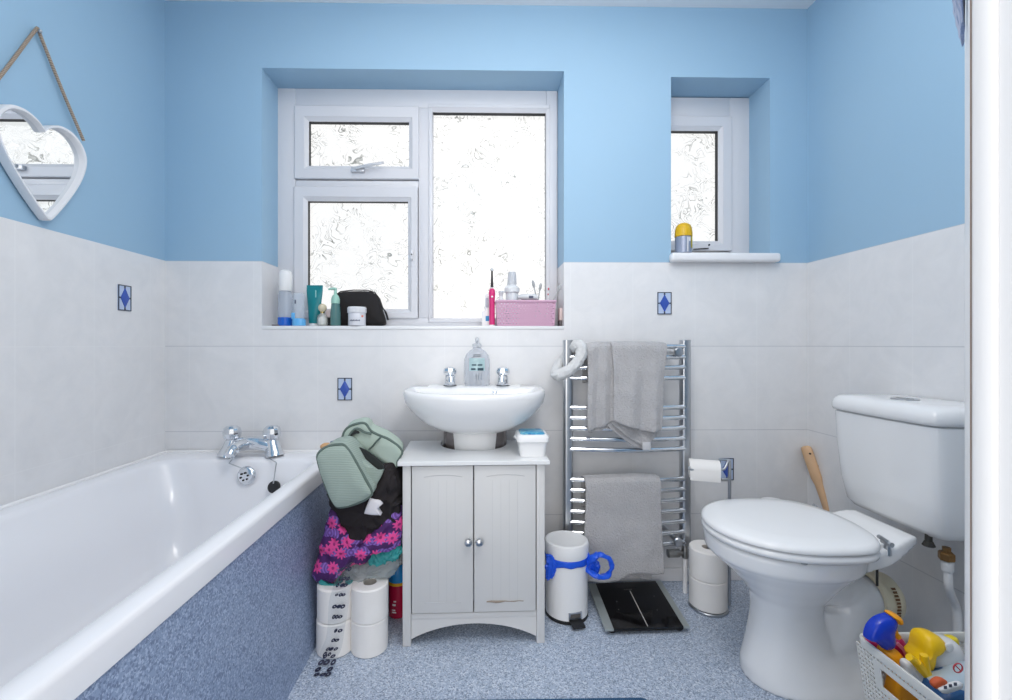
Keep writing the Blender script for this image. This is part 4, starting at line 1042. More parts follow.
m.build('printing', M_NAVY, fl_, smooth=False, solid=.0004)
# crumpled upper packaging, clear and teal
m = MB(); o_ = [at(x, y, 1.44) for x, y in ((343, 568), (352, 562), (372, 560), (394, 556), (399, 566), (393, 576), (376, 575), (358, 582), (348, 592), (341, 584))]
m.pillow(crv(o_, 4), (0, .06, 0), .5, wob=.006).crease(.004, 50, 2, 2); m.build('crumpled_film', clear('crumpled_clear_film', (216, 224, 226), .34, .15), fl_)
M_TEAL = clear('teal_film', (66, 176, 176), .75, .2)
m = MB(); o_ = [at(x, y, 1.43) for x, y in ((372, 549), (384, 543), (398, 543), (402, 552), (396, 560), (384, 563), (374, 568), (369, 560))]
m.pillow(crv(o_, 4), (0, .05, 0), .4, wob=.005, seedv=2).crease(.005, 50, 2, 3); m.build('teal_film', M_TEAL, fl_)
m = MB(); o_ = [at(x, y, 1.405) for x, y in ((313.5, 571), (321, 576), (330, 582), (340, 584), (352, 582), (346, 588), (334, 589), (322, 585), (316, 580))]
m.pillow(crv(o_, 4), (0, .03, 0), .5, wob=.003, seedv=6); m.build('teal_film', M_TEAL, fl_)
# red cleaning bottle
p_ = Vector((at(397.5, 600, 1.58).x, 1.58, .0005))
rb = thing('detergent_bottle', 'crimson bottle with yellow and blue bands and white cap beside the cabinet', 'bottle', p_)
M_RED = plain('crimson_plastic', (186, 20, 66), .3)
m = MB(); m.lathe([(.027, 0), (.030, .004), (.031, .10), (.030, .112)], seg=28, sq=(1, .8)); rbb = m.build('bottle_body', M_RED, rb, local=True)
m = MB(); m.lathe([(.0312, .112), (.0312, .122)], seg=28, sq=(1, .8)); m.build('yellow_band', plain('yellow_band', (234, 176, 40), .4), rbb, local=True)
m = MB(); m.lathe([(.030, .122), (.028, .15), (.020, .172), (.016, .178)], seg=28, sq=(1, .8)); m.build('blue_shoulder', plain('sky_blue_plastic', (38, 146, 220), .35), rb, local=True)
m = MB(); m.lathe([(.015, .178), (.017, .182), (.016, .212), (.011, .222)], seg=24); m.build('cap', PLASTW, rb, local=True)
m = MB()
for z, w_ in ((.02, .5), (.028, .4)): band(m, -.5, -.5 + w_, z, z + .005, .0316, .0254, 5)
band(m, -.45, -.05, .045, .052, .0316, .0254, 5); band(m, -.3, .0, .058, .063, .0316, .0254, 5)
m.build('label_print', plain('white_print', (236, 226, 230), .5), rbb, local=True)

# ------------------------------------------------------------------ heap of clothes and the green bag
def C(px_, py, Y): return at(px_, py, Y)
ol = [C(x, y, 1.42) for x, y in ((333, 508), (324, 535), (318, 558), (313.5, 573), (321, 582.5), (333, 580), (341, 570), (352, 563.5), (366, 560), (378, 549), (388, 549), (396, 546), (399.5, 538), (400, 510), (390, 517), (376, 527), (362, 535), (350, 529), (341, 519))]
m = MB(); m.pillow(crv(ol, 4), (.0, .14, 0), .30, k=(.94, .74, .45), wob=.008, seedv=1).crease(.006, 26, 2, 1)
fs = thing('floral_garment', 'purple and pink flowered garment bundled between the bath and the cabinet', 'clothing', Vector((C(358, 560, 1.42).x, 1.45, .23)))
fm_ = m.build('fabric', floral(), fs)
m = MB(); e_ = [C(x, y, 1.408) for x, y in ((333, 581), (338, 574.5), (345, 567.5), (355, 562.5), (366, 560))]
m.tube(crv(e_, 5, False), .0058, 8, flat=.6); m.build('pink_edging', plain('bright_pink_trim', (228, 60, 130), .7), fs)
ol = [C(x, y, 1.430) for x, y in ((330, 486), (333, 508), (341, 530), (351, 545), (362, 548), (372, 540), (384, 532), (394, 524), (399, 516), (399, 474), (391, 464), (372, 470), (350, 478))]
m = MB(); m.pillow(crv(ol, 4), (.0, .2, 0), .22, k=(.92, .72, .45), wob=.012, seedv=8).crease(.008, 24, 3, 4)
tag(m.build('black_garment', plain('black_cotton', (34, 29, 32), .9, bump=.4, bscale=90), loc=Vector((C(368, 500, 1.385).x, 1.45, .42))), 'crumpled black garment under the green bag', 'clothing')
ol = [C(x, y, 1.372) for x, y in ((369.5, 498.5), (374, 499.5), (379.5, 501), (381.5, 505), (377.5, 509), (379, 512), (381, 515), (372, 514.5), (364, 513), (366, 507))]
m = MB(); m.pillow(crv(ol, 1), (0, .05, 0), .1, wob=.003)
tag(m.build('white_cloth', plain('white_cotton', (226, 224, 230), .9), loc=Vector((C(372, 508, 1.335).x, 1.335, .45))), 'scrap of white cloth showing between folds of the black garment', 'clothing')
# green toiletry bag, front pouch and opened lid
M_GRN = stripes('sage_green_ribbed', (150, 166, 158), (170, 184, 176), 62); M_GRN2 = plain('sage_green_lining', (172, 188, 178), .75, bump=.2, bscale=120); M_PIP = plain('dark_sage_piping', (94, 110, 104), .8)
gb = thing('toiletry_bag', 'sage green ribbed toiletry bag lying open on top of the clothes heap', 'bag', C(352, 480, 1.42))
fo = [C(310 + x / 7, 415 + y / 7, 1.345) for x, y in ((52, 290), (70, 255), (120, 222), (200, 206), (245, 216), (300, 290), (345, 370), (390, 450), (430, 530), (418, 570), (330, 618), (210, 645), (165, 610), (115, 510), (80, 410), (58, 330))]
# lean the pouch: nearer at its lower end
for p_ in fo: p_.y = p_.y
m = MB(); m.pillow(crv(fo, 4), (.012, .095, .018), .16, k=(.96, .82, .5), wob=.003); m.build('front_pouch', M_GRN, gb)
m = MB(); m.tube(crv(fo, 4), .0042, 8, closed=True); m.build('piping', M_PIP, gb)
so_ = [C(310 + x / 7, 415 + y / 7, 1.385) for x, y in ((235, 215), (300, 235), (350, 285), (405, 340), (470, 390), (510, 395), (430, 530), (385, 440), (340, 360), (295, 280))]
m = MB(); m.pillow(crv(so_, 3), (.0, .05, .0), .2, wob=.002); m.build('gusset', M_GRN, gb)
lo_ = [C(310 + x / 7, 415 + y / 7, 1.44) for x, y in ((228, 190), (235, 130), (270, 85), (340, 58), (390, 62), (425, 110), (480, 140), (560, 175), (645, 250), (612, 320), (608, 360), (560, 350), (480, 310), (400, 250), (320, 215), (260, 212))]
m = MB(); m.pillow(crv(lo_, 4), (.0, .05, .02), .12, k=(.95, .8, .5), wob=.003, seedv=3); m.build('opened_lid', M_GRN2, gb)
m = MB(); m.tube(crv(lo_, 4), .0042, 8, closed=True); m.build('piping', M_PIP, gb)
m = MB(); m.tube([C(310 + x / 7, 415 + y / 7, 1.428) for x, y in ((495, 155), (470, 180), (430, 225), (412, 240))], .003, 6, flat=1.6); m.build('strap', M_PIP, gb)
m = MB(); m.tube(crv([C(310 + x / 7, 415 + y / 7, 1.428) for x, y in ((275, 205), (270, 160), (300, 110), (335, 95), (380, 120), (430, 132))], 5, False), .004, 8); m.build('lid_seam', M_PIP, gb)
m = MB(); o_ = [C(310 + x / 7, 415 + y / 7, 1.424) for x, y in ((288, 130), (320, 108), (345, 128), (320, 132), (285, 150))]; m.pillow(crv(o_, 3), (0, .01, 0), .2); m.build('pocket_opening', plain('dark_lining', (40, 44, 44), .9), gb)
m = MB(); o_ = [C(310 + x / 7, 415 + y / 7, 1.40) for x, y in ((270, 212), (340, 225), (420, 270), (490, 322), (520, 375), (480, 390), (420, 350), (360, 270), (300, 228))]; m.pillow(crv(o_, 3), (0, .012, 0), .1); m.build('open_mouth', plain('dark_lining', (40, 44, 44), .9), gb)
m = MB(); a = C(327, 446.5, 1.44); m.sph(a, (.022, .016, .012), 14); tag(m.build('cosmetic_item', plain('tan_wood', (206, 160, 116), .6), loc=a), 'rounded tan item peeping out at the top left of the green bag', 'toiletry')
m = MB(); o_ = [C(310 + x / 7, 415 + y / 7, 1.51) for x, y in ((355, 62), (398, 45), (420, 90), (418, 160), (400, 300), (360, 300), (350, 150))]; m.pillow(crv(o_, 3), (0, .02, 0), .3)
tag(m.build('cloth_scrap', plain('crimson_fabric', (166, 24, 66), .8), loc=C(366, 425, 1.51)), 'crimson scrap showing behind the opened lid of the green bag', 'cloth')
m = MB(); m.tube([C(331, 443, 1.46), C(336, 441.5, 1.46), C(342, 442.5, 1.46)], .006, 10); tag(m.build('lotion_tube', plain('slate_blue_plastic', (120, 132, 156), .4), loc=C(336, 442, 1.46)), 'small slate coloured tube top at the upper edge of the green bag', 'tube')
# ------------------------------------------------------------------ toilet
TY = 1.272; XW = XR
def TL(u, v, z): return Vector((XW - u, TY + v, z))
def egg(uc, f, b, w, z, n=48, e=.9, eb=.9):
    out = []
    for k in range(n):
        t_ = 2 * PI * k / n; c, s_ = math.cos(t_), math.sin(t_)
        ex = e if c > 0 else eb
        out.append(TL(uc + (f if c > 0 else b) * math.copysign(abs(c) ** ex, c), w * math.copysign(abs(s_) ** .95, s_), z))
    return out
to = thing('toilet', 'white close-coupled toilet with closed lid against the right wall', 'toilet', TL(.35, 0, 0))
m = MB()
m.loft([egg(.405, .165, .22, .108, 0, e=.85, eb=.6), egg(.405, .165, .22, .108, .012, e=.85, eb=.6), egg(.42, .152, .19, .096, .04, e=.85, eb=.7), egg(.44, .118, .13, .082, .10, e=.9), egg(.45, .095, .10, .076, .16), egg(.455, .086, .095, .076, .20), egg(.46, .084, .10, .084, .235), egg(.462, .114, .125, .110, .275), egg(.464, .152, .152, .140, .315), egg(.466, .186, .182, .164, .345), egg(.466, .188, .184, .166, .350), egg(.466, .199, .195, .175, .356), egg(.466, .202, .20, .178, .395), egg(.466, .198, .196, .174, .402)])
# rear platform under the cistern
def plat(u, w, z, h):
    return [TL(u, -w, z), TL(u, -w * .5, z - h * .12), TL(u, w * .5, z - h * .12), TL(u, w, z), TL(u, w, z + h), TL(u, -w, z + h)]
m.loft([plat(.36, .13, .35, .05), plat(.29, .125, .36, .05), plat(.24, .12, .375, .045), plat(.20, .11, .398, .036), plat(.165, .10, .415, .024)])
# trapway
m.tube(crv([TL(.44, 0, .14), TL(.375, -.005, .115), TL(.32, -.01, .125), TL(.285, -.012, .175), TL(.26, -.01, .215), TL(.225, -.005, .225), TL(.195, 0, .225)], 5, False), [.066] * 6 + [.058] * 6 + [.055] * 6 + [.055] * 13, 20)
m.tube([TL(.40, 0, .30), TL(.30, 0, .255), TL(.25, 0, .24)], [.09, .055, .05], 18)
m.loft([egg(.33, .10, .13, .095, 0, eb=.5), egg(.33, .10, .13, .095, .035, eb=.5), egg(.33, .09, .12, .072, .07, eb=.6), egg(.33, .085, .11, .060, .13, eb=.6), egg(.33, .08, .08, .048, .2, eb=.6)])
m.build('pan', CERAMIC, to, remesh=.0055, sm_iter=6)
m = MB(); c = TL(.295, -.092, .052); m.lathe([(.008, -.002), (.008, .003), (.004, .005)], c, 14, Matrix.Rotation(PI / 2, 4, 'X')); m.build('floor_screw', BLACKP, to)
def seat_ring(o, z): return egg(.452, .220 + o, .182 + o * .5, .188 + o, z, n=64, e=.92, eb=.55)
SEATM = plain('white_toilet_seat', (243, 244, 246), .16)
m = MB(); m.loft([seat_ring(-.01, .4035), seat_ring(0, .408), seat_ring(.001, .417), seat_ring(-.004, .424), seat_ring(-.012, .426)]); m.build('seat', SEATM, to, angle=60)
m = MB(); m.loft([seat_ring(-.008, .4275), seat_ring(.001, .430), seat_ring(.002, .436), seat_ring(-.003, .443), seat_ring(-.014, .447), seat_ring(-.06, .450), seat_ring(-.13, .451)]); m.build('seat_lid', SEATM, to, angle=60)
for v in (-.115, .115):
    m = MB(); m.tube([TL(.262, v, .398), TL(.262, v, .425)], [.010, .007], 14); m.tube([TL(.262, v - .014, .428), TL(.262, v + .014, .428)], .0065, 12); m.tube([TL(.262, v, .43), TL(.285, v, .446)], [.006, .005], 10); m.build('hinge', CHROME2, to)
m = MB(); 
for u, v in ((.52, -.168), (.52, .168)): m.sph(TL(u, v, .4025), (.008, .006, .004), 10)
m.build('seat_buffer', plain('grey_rubber', (176, 180, 184), .6), to)
# cistern
def cis(w, d, z, r=.05):
    out = []
    pts = [(0.004, -w), (d - r * 1.5, -w), (d - r * .45, -w * .955), (d * .975, -w * .80), (d, -w * .45), (d * 1.012, 0), (d, w * .45), (d * .975, w * .80), (d - r * .45, w * .955), (d - r * 1.5, w), (0.004, w)]
    pts = [(u, v, 0) for u, v in pts]
    for p_ in crv(pts, 5, False): out.append(TL(max(.003, p_.x), p_.y, z))
    return out
m = MB(); m.loft([cis(.120, .125, .440), cis(.150, .152, .445), cis(.160, .165, .462), cis(.168, .178, .53), cis(.174, .188, .64), cis(.176, .192, .735), cis(.172, .188, .738)]); m.build('cistern', CERAMIC, to, angle=50)
m = MB(); m.loft([cis(.174, .190, .7395), cis(.179, .197, .7415), cis(.181, .200, .750), cis(.181, .200, .762), cis(.177, .196, .776), cis(.166, .184, .785), cis(.13, .15, .7885)]); cl_ = m.build('cistern_lid', CERAMIC, to, angle=60)
bp_ = at(898, 399, 1.29); bu = TL(.105, 0, .788)
m = MB(); m.lathe([(.032, 0), (.032, .0025), (.028, .004), (.002, .0042)], bu, 32); fb = m.build('flush_button', CHROME2, cl_)
m = MB(); m.box(bu.x - .0008, bu.x + .0008, bu.y - .027, bu.y + .027, bu.z + .0035, bu.z + .0046); m.build('button_split', plain('dark_line', (60, 62, 66), .5), fb)
for v in (-.108,):
    m = MB(); m.tube([TL(.145, v, .425), TL(.145, v, .45)], .008, 10); m.lathe([(.010, 0), (.014, .002), (.009, .014)], TL(.145, v, .415), 8); m.build('cistern_bolt', plain('dark_metal', (70, 68, 64), .5, .6), to)
m = MB(); m.tube([TL(.262, -.085, .300), TL(.262, -.085, .40)], .003, 8); m.build('seat_bolt', plain('dark_metal', (70, 68, 64), .5, .6), to)
# cream pan connector
pcn = thing('soil_pipe_connector', 'cream plastic soil pipe collar behind the toilet pan', 'pipe', TL(.12, 0, .1))
MX = Matrix.Rotation(PI / 2, 4, 'Y')
M_CRM = plain('cream_plastic', (232, 222, 194), .4)
m = MB(); m.lathe([(.060, -.004), (.068, -.002), (.071, .006), (.069, .014), (.067, .018), (.067, .040), (.062, .055), (.050, .066), (.03, .072)], TL(.215, 0, .225), 36, MX, cap0=False); m.tube(crv([TL(.185, .01, .225), TL(.17, .06, .225), TL(.16, .12, .215), TL(.15, .20, .20)], 4, False), .050, 20); m.build('collar', M_CRM, pcn)
m = MB(); rnd = random.Random(5)
for k in range(9):
    a0 = -1.9 + .13 * k
    m.grid(lambda u, v: TL(.215 - .023 - .012 * v - .002 * rnd.random(), .0682 * math.sin(a0 + .09 * u) if True else 0, .225 + .0682 * math.cos(a0 + .09 * u)), 2, 2)
m.build('brown_print', plain('brown_print', (120, 84, 50), .6), pcn)
# water supply under the cistern
sp = thing('supply_pipe', 'white water supply pipe with brass nut below the cistern', 'pipe', Vector((at(957, 620, 1.15).x, 1.15, .0)))
ys = 1.16
a = at(945, 548, ys); 
m = MB(); m.tube(crv([at(948, 570, ys), at(948.5, 585, ys), at(951, 595, ys + .01), at(955.5, 606, ys + .02), at(957.5, 620, ys + .02), at(957.5, 640, ys + .02), Vector((at(957.5, 640, ys + .02).x, ys + .02, .001))], 5, False), .0095, 14); m.build('pipe', PLASTW, sp)
m = MB(); m.lathe([(.016, .0), (.017, .003), (.017, .018), (.013, .022), (.009, .022), (.009, .034)], at(946.5, 560, ys), 6); m.build('nut', plain('aged_brass', (142, 110, 70), .4, .9), sp, smooth=False)
m = MB(); m.lathe([(.0115, 0), (.0125, .002), (.0125, .026), (.0105, .028)], at(947.5, 571, ys), 16); m.build('sleeve', PLASTW, sp)

# toilet roll stand
st0 = flr(708, 607, 0)
st = thing('toilet_roll_stand', 'chrome wire toilet roll stand between radiator and toilet', 'stand', st0)
rx_ = .062
m = MB(); m.tube([st0 + Vector((rx_ * math.cos(2 * PI * k / 36), rx_ * math.sin(2 * PI * k / 36), .005)) for k in range(36)], .0045, 10, closed=True); m.tube([st0 + Vector((-rx_, 0, .004)), st0 + Vector((rx_, 0, .004))], .004, 8); m.tube([st0 + Vector((0, -rx_, .004)), st0 + Vector((0, rx_, .004))], .004, 8); m.build('base_ring', CHROME2, st)
pole = Vector((at(731.5, 500, st0.y).x, st0.y + .012, 0)); zp = at(731.5, 460, pole.y).z
m = MB(); m.tube([Vector((pole.x - .002, pole.y, .005)), Vector((pole.x, pole.y, zp))], .0055, 12); m.tube([Vector((pole.x - .012, pole.y - .006, .005)), Vector((pole.x - .012, pole.y - .006, .3))], .003, 8); m.tube([Vector((st0.x + rx_ * .99, st0.y, .005)), Vector((pole.x, pole.y, .005))], .0045, 8); m.build('pole', CHROME2, st)
za = at(706, 468, pole.y).z
m = MB(); m.tube(crv([Vector((pole.x, pole.y, zp - .002)), Vector((pole.x - .012, pole.y - .01, zp - .003)), Vector((pole.x - .03, pole.y - .02, za + .003)), Vector((pole.x - .05, pole.y - .02, za)), Vector((at(690, 468, pole.y).x - .006, pole.y - .02, za)), Vector((at(690, 468, pole.y).x - .01, pole.y - .02, za + .012))], 4, False), .004, 10)
m.tube([Vector((pole.x, pole.y, at(725, 479, pole.y).z)), Vector((at(721, 479, pole.y).x, pole.y - .004, at(725, 479, pole.y).z))], .004, 8); m.tube([Vector((pole.x, pole.y, zp)), Vector((at(720, 461, pole.y).x, pole.y + .01, zp))], .004, 8)
m.build('roll_arm', CHROME2, st)
zs_ = at(707, 509, st0.y).z
m = MB(); m.tube([st0 + Vector((0, 0, .005)), st0 + Vector((0, 0, zs_))], .004, 8); m.build('spindle', CHROME2, st)
sr, shh = .063, .103
r4 = thing('toilet_roll', 'white toilet roll at the foot of the chrome roll stand', 'toilet roll', st0 + Vector((0, 0, .0105)), 0, 'spare rolls on the chrome stand'); roll_meshes(r4, sr, shh)
r5 = dup(r4, st0 + Vector((0, 0, .0115 + shh)), 'white toilet roll stacked second up on the chrome roll stand'); r5['group'] = r4['group']
xc0, xc1 = at(690.5, 468, pole.y).x, at(718, 468, pole.y).x
r6 = thing('toilet_roll', 'nearly used toilet roll lying sideways on the arm of the chrome stand', 'toilet roll', (xc0, pole.y + .012, za - .002), -.34)
ml = Matrix.Rotation(PI / 2, 4, 'Y'); L_ = xc1 - xc0
m = MB(); m.lathe([(.0335, 0), (.0335, L_), (.021, L_), (.021, 0), (.0335, 0)], (0, 0, 0), 36, ml, cap0=False, cap1=False); m.build('paper', PAPER, r6, local=True)
m = MB(); m.lathe([(.021, .001), (.021, L_ - .001), (.0195, L_ - .001), (.0195, .001)], (0, 0, 0), 28, ml, cap0=False, cap1=False); m.build('card_core', plain('grey_card', (196, 190, 184), .9), r6, local=True)
m = MB(); m.grid(lambda u, v: Vector((.001 + (L_ - .002) * u, -.0342 - .001 * math.sin(v * 3), .0 - v * .036)), 4, 6); m.build('loose_sheet', PAPER, r6, local=True)

# wooden handled brush leaning in the corner behind the toilet
yw_ = 1.74
h0, h1 = at(806.5, 449, 1.775), at(827, 508, 1.70)
dd = (h0 - h1)
base_ = h1 - dd.normalized() * (h1.z / dd.normalized().z) * 1.0
wb = thing('wooden_brush', 'long wooden handled brush leaning in the corner behind the toilet', 'brush', (base_.x, base_.y, 0))
M_WD = plain('beech_wood', (218, 180, 142), .55, var=.10)
m = MB(); pts = [base_ + Vector((0, 0, .06)) * 1, h1.lerp(base_, .3), h1, h1.lerp(h0, .5), h1.lerp(h0, .92), h0 + dd.normalized() * .012]
m.tube(crv(pts, 4, False), [.015] * 12 + [.0205] * 6 + [.0195, .017, .009], 14, flat=.75); hdl = m.build('handle', M_WD, wb)
m = MB(); hq = h0.lerp(h1, .06); m.cyl(hq + Vector((-.006, -.019, 0)), hq + Vector((-.006, -.0225, 0)), .0035, seg=12); m.build('hanging_hole', plain('dark_hole', (70, 52, 40), .8), hdl)
c = h1.lerp(h0, .70); m = MB(); m.tube([h0 + Vector((.0, -.014, -.01)), h0 + Vector((.012, -.018, -.05)), c + Vector((.02, -.018, .0)), c + Vector((.018, -.016, .018))], .0028, 8); m.build('hanging_loop', plain('worn_gold_cord', (176, 150, 92), .6), wb)
m = MB(); b0 = Vector((base_.x, base_.y, .0)); m.lathe([(.03, .001), (.034, .02), (.03, .06), (.015, .075)], b0, 20); m.build('brush_head', plain('cream_bristles', (222, 214, 196), .9), wb)
# white lid of a container behind the seat
tb = thing('toilet_brush_holder', 'white container with grey-rimmed top just showing behind the toilet seat', 'container', Vector((at(774, 505, 1.60).x, 1.60, 0)))
zt2 = at(774, 500.5, 1.60).z
m = MB(); m.lathe([(.045, 0), (.048, .004), (.046, .10), (.044, zt2 - .03), (.04, zt2 - .022)], seg=32); m.build('container_body', PLASTW, tb, local=True)
m = MB(); m.lathe([(.044, zt2 - .022), (.046, zt2 - .018), (.046, zt2 - .008), (.040, zt2 - .001), (.002, zt2)], seg=32); m.build('container_lid', PLASTW, tb, local=True)
m = MB(); m.lathe([(.0465, zt2 - .016), (.0475, zt2 - .012), (.0465, zt2 - .008)], seg=32, cap0=False, cap1=False); m.build('rim_ring', CHROME2, tb, local=True)

# ------------------------------------------------------------------ white pierced basket of cleaning things
zrim = .262
cA = flr(856.5, 633.5, zrim)                # far left rim corner
bx0, by1 = cA.x, cA.y; bx1, by0 = min(XR - .01, bx0 + .30), by1 - .23
bk = thing('plastic_basket', 'white pierced plastic basket of cleaning products beside the toilet', 'basket', ((bx0 + bx1) / 2, (by0 + by1) / 2, .0))
M_BKT = plain('white_basket_plastic', (226, 226, 222), .45)
tp_ = .022; zf = .004
B1 = [(bx0, by0), (bx1, by0), (bx1, by1), (bx0, by1)]; B0 = [(bx0 + tp_, by0 + tp_), (bx1 - tp_, by0 + tp_), (bx1 - tp_, by1 - tp_), (bx0 + tp_, by1 - tp_)]
def hskip(u, v):
    if .74 < v < .90 and .26 < u < .76: return 1
    if .69 < v < .95 and .20 < u < .82: return 2
    return 0
m = MB()
for i in range(4):
    j = (i + 1) % 4; long_ = i % 2 == 0
    pierced(m, (*B0[i], zf), (*B0[j], zf), (*B1[j], zrim - .018), (*B1[i], zrim - .018), 36 if long_ else 26, 24, .60, .42, skip=hskip if not long_ else None, stagger=long_)
m.build('basket_walls', M_BKT, bk, solid=.0025, smooth=False)
m = MB(); m.box(B0[0][0], B0[1][0], B0[0][1], B0[2][1], .001, .005); m.build('basket_floor', M_BKT, bk)
m = MB()
m.loft([[Vector((p_.x, p_.y, z)) for p_ in rrect(bx0 - o, bx1 + min(o, .004), by0 - o, by1 + o, .022 + o)] for o, z in ((-.003, zrim - .020), (.002, zrim - .018), (.004, zrim - .004), (.003, zrim), (-.002, zrim), (-.004, zrim - .004), (-.004, zrim - .018), (-.003, zrim - .020))], False, False)
m.build('basket_rim', M_BKT, bk)
def K(px_, py, Y): return at(px_, py, Y)
# trigger spray
YS = by1 - .050
sb = thing('trigger_spray', 'orange spray bottle with a blue trigger head at the back corner of the white basket', 'spray bottle', Vector((K(888, 660, YS).x, YS, .006)))
m = MB(); o_ = [K(x, y, YS) for x, y in ((883, 650), (891, 648), (899, 652), (903, 662), (907, 674), (913, 690), (897, 690), (892, 676), (884, 660))]
m.pillow(crv(o_, 4), (0, .022, 0), .9, k=(.93, .75, .45)); a = Vector((bx0 + .062, YS, .16))
m.loft([rrect(a.x - w, a.x + w, YS - d + .003, YS + d + .003, .01, z) for w, d, z in ((.030, .018, .007), (.032, .019, .012), (.032, .019, a.z - .02), (.022, .018, a.z + .03))])
m.build('bottle_body', plain('orange_plastic', (246, 164, 22), .35), sb)
m = MB(); o_ = [K(x, y, YS) for x, y in ((868, 631), (871, 625), (877, 619), (886, 615.5), (892, 615), (895, 619), (894, 624), (892, 631), (893, 641), (891, 647.5), (884, 649), (879, 645), (873, 641), (867, 639))]
m.pillow(crv(o_, 3), (0, .016, 0), 1.0, k=(.95, .8, .5)); m.build('trigger_head', plain('cobalt_plastic', (24, 62, 196), .25), sb)
m = MB(); a, b_ = K(890, 614.5, YS), K(899, 620, YS); m.pillow(crv([K(x, y, YS - .002) for x, y in ((889, 614), (895, 613.5), (899.5, 617), (900, 622), (897, 623.5), (893, 619))], 3), (0, .016, 0), .9); m.build('nozzle', plain('orange_plastic', (246, 164, 22), .35), sb)
m = MB(); m.tube(crv([K(892, 629, YS), K(895, 633, YS), K(899, 638, YS)], 4, False), [.008] * 5 + [.006] * 4, 10, flat=.7); m.build('trigger', plain('orange_plastic', (246, 164, 22), .35), sb)
YP = by1 - .024
pb = thing('pink_spray_bottle', 'magenta cleaner bottle behind the orange spray in the white basket', 'bottle', Vector((K(898, 660, YP).x, YP, .006)))
m = MB(); o_ = [K(x, y, YP) for x, y in ((866, 642), (872, 641), (884, 645), (893, 640), (901, 638), (908, 646), (914, 653), (914, 664), (909, 672), (893, 672), (876, 655))]
m.pillow(crv(o_, 4), (0, .010, 0), .9); m.build('bottle_body', plain('magenta_plastic', (206, 40, 112), .3), pb)
m = MB(); m.tube([K(897, 643, YP - .016), K(904, 650, YP - .018), K(908, 660, YP - .016)], .004, 8, flat=.6); m.build('label_print', plain('pale_pink_print', (238, 140, 180), .5), pb)
# yellow and white pouch
YY = by1 - .065
yp = thing('cleaner_pouch', 'white refill bottle with a large yellow top leaning in the white basket', 'bottle', Vector((K(935, 665, YY).x, YY, .02)))
m = MB(); o_ = [K(x, y, YY) for x, y in ((925, 650), (941, 641), (952, 640), (959, 646), (961, 655), (954, 664), (944, 671), (934, 677), (928, 676), (924, 664))]
m.pillow(crv(o_, 4), (0, .03, 0), .8, k=(.93, .75, .45)); m.build('pouch_body', plain('white_glossy_plastic', (228, 228, 230), .22), yp)
m = MB(); o_ = [K(x, y, YY - .008) for x, y in ((919, 651), (921, 640), (925, 634), (932, 633.5), (940, 637), (942, 643), (933, 649), (928, 652), (926, 664), (923, 674), (917, 664), (914, 657))]
m.pillow(crv(o_, 3), (0, .03, 0), .7, k=(.93, .75, .45)); m.build('yellow_top', plain('bright_yellow_plastic', (252, 204, 18), .3), yp)
m = MB(); m.pillow(crv([K(x, y, YY + .012) for x, y in ((943, 640), (950, 637), (957, 638), (958, 645), (951, 646))], 3), (0, .012, 0), .6); m.build('yellow_base', plain('lemon_plastic', (240, 216, 40), .35), yp)
m = MB(); m.pillow(crv([K(x, y, YY - .026) for x, y in ((946, 645), (952, 643.5), (953.5, 650), (948, 652))], 3), (0, .004, 0), .5); m.build('label_patch', plain('pale_label', (240, 240, 242), .4), yp)
YV = by1 - .095
gv = thing('rubber_glove', 'yellow and white rubber glove draped over the rim of the white basket', 'glove', Vector((K(915, 680, YV).x, YV, .2)))
m = MB(); o_ = [K(x, y, YV) for x, y in ((906, 664), (912, 663), (920, 669), (930, 678), (938, 688), (942, 699), (934, 703), (926, 696), (916, 684), (908, 674))]
m.pillow(crv(o_, 4), (0, .02, 0), .6, wob=.002); m.build('white_cuff', plain('white_film', (234, 234, 234), .3), gv)
m = MB()
for pts in (((909, 657), (913, 660), (920, 668), (926, 675)), ((917, 662), (922, 668), (928, 676)), ((924, 655), (925, 664), (928, 676))):
    m.tube(crv([K(x, y, YV - .012) for x, y in pts], 4, False), .0075, 10)
m.build('fingers', plain('bright_yellow_plastic', (252, 204, 18), .3), gv)
m = MB(); m.tube([K(930, 679, YV - .012), K(938, 689, YV - .012), K(941, 698, YV - .012)], .004, 8); m.build('yellow_edge', plain('bright_yellow_plastic', (252, 204, 18), .3), gv)
YB_ = by1 - .15
wp = thing('wipes_packet', 'blue and white packet of wipes lying at the front of the white basket', 'packet', Vector((K(955, 690, YB_).x, YB_, .12)))
m = MB(); o_ = [K(x, y, YB_) for x, y in ((931, 678), (946, 672), (961, 664), (975, 664), (985, 690), (980, 706), (945, 708), (938, 694))]
o_ = [K(x, y, YB_ + (700 - y) / 40 * .05) for x, y in ((931, 678), (946, 672), (961, 664), (975, 664), (985, 690), (980, 706), (945, 708), (938, 694))]
m.pillow(crv(o_, 4), (.0, .05, -.03), .35, wob=.002)
t = NT('blue_wipes_wrapper'); sp_ = t.n('ShaderNodeSeparateXYZ'); t.l(t.pos(), sp_.inputs[0])
t.bsdf(t.mix(t.math('GREATER_THAN', t.math('ADD', sp_.outputs[2], t.math('MULTIPLY', t.noise(30, 2, .5), .03)), .258), lin((48, 96, 150)), lin((184, 200, 212))), .3)
wbdy = m.build('packet_body', t.m, wp)
m = MB(); m.pillow(crv([K(x, y, YB_ - .012) for x, y in ((933, 684), (940, 679), (947, 681), (945, 686), (936, 689))], 3), (0, .01, 0), .4); m.build('orange_patch', plain('burnt_orange_print', (206, 92, 50), .5), wp)
m = MB()
m.pillow(crv([K(x, y, YB_ - .020) for x, y in ((941, 689), (955, 684), (962, 683), (962, 688), (948, 693), (942, 693))], 3), (0, .008, 0), .4); wl_ = m.build('white_panel', plain('white_label', (232, 234, 238), .4), wp)
m = MB()
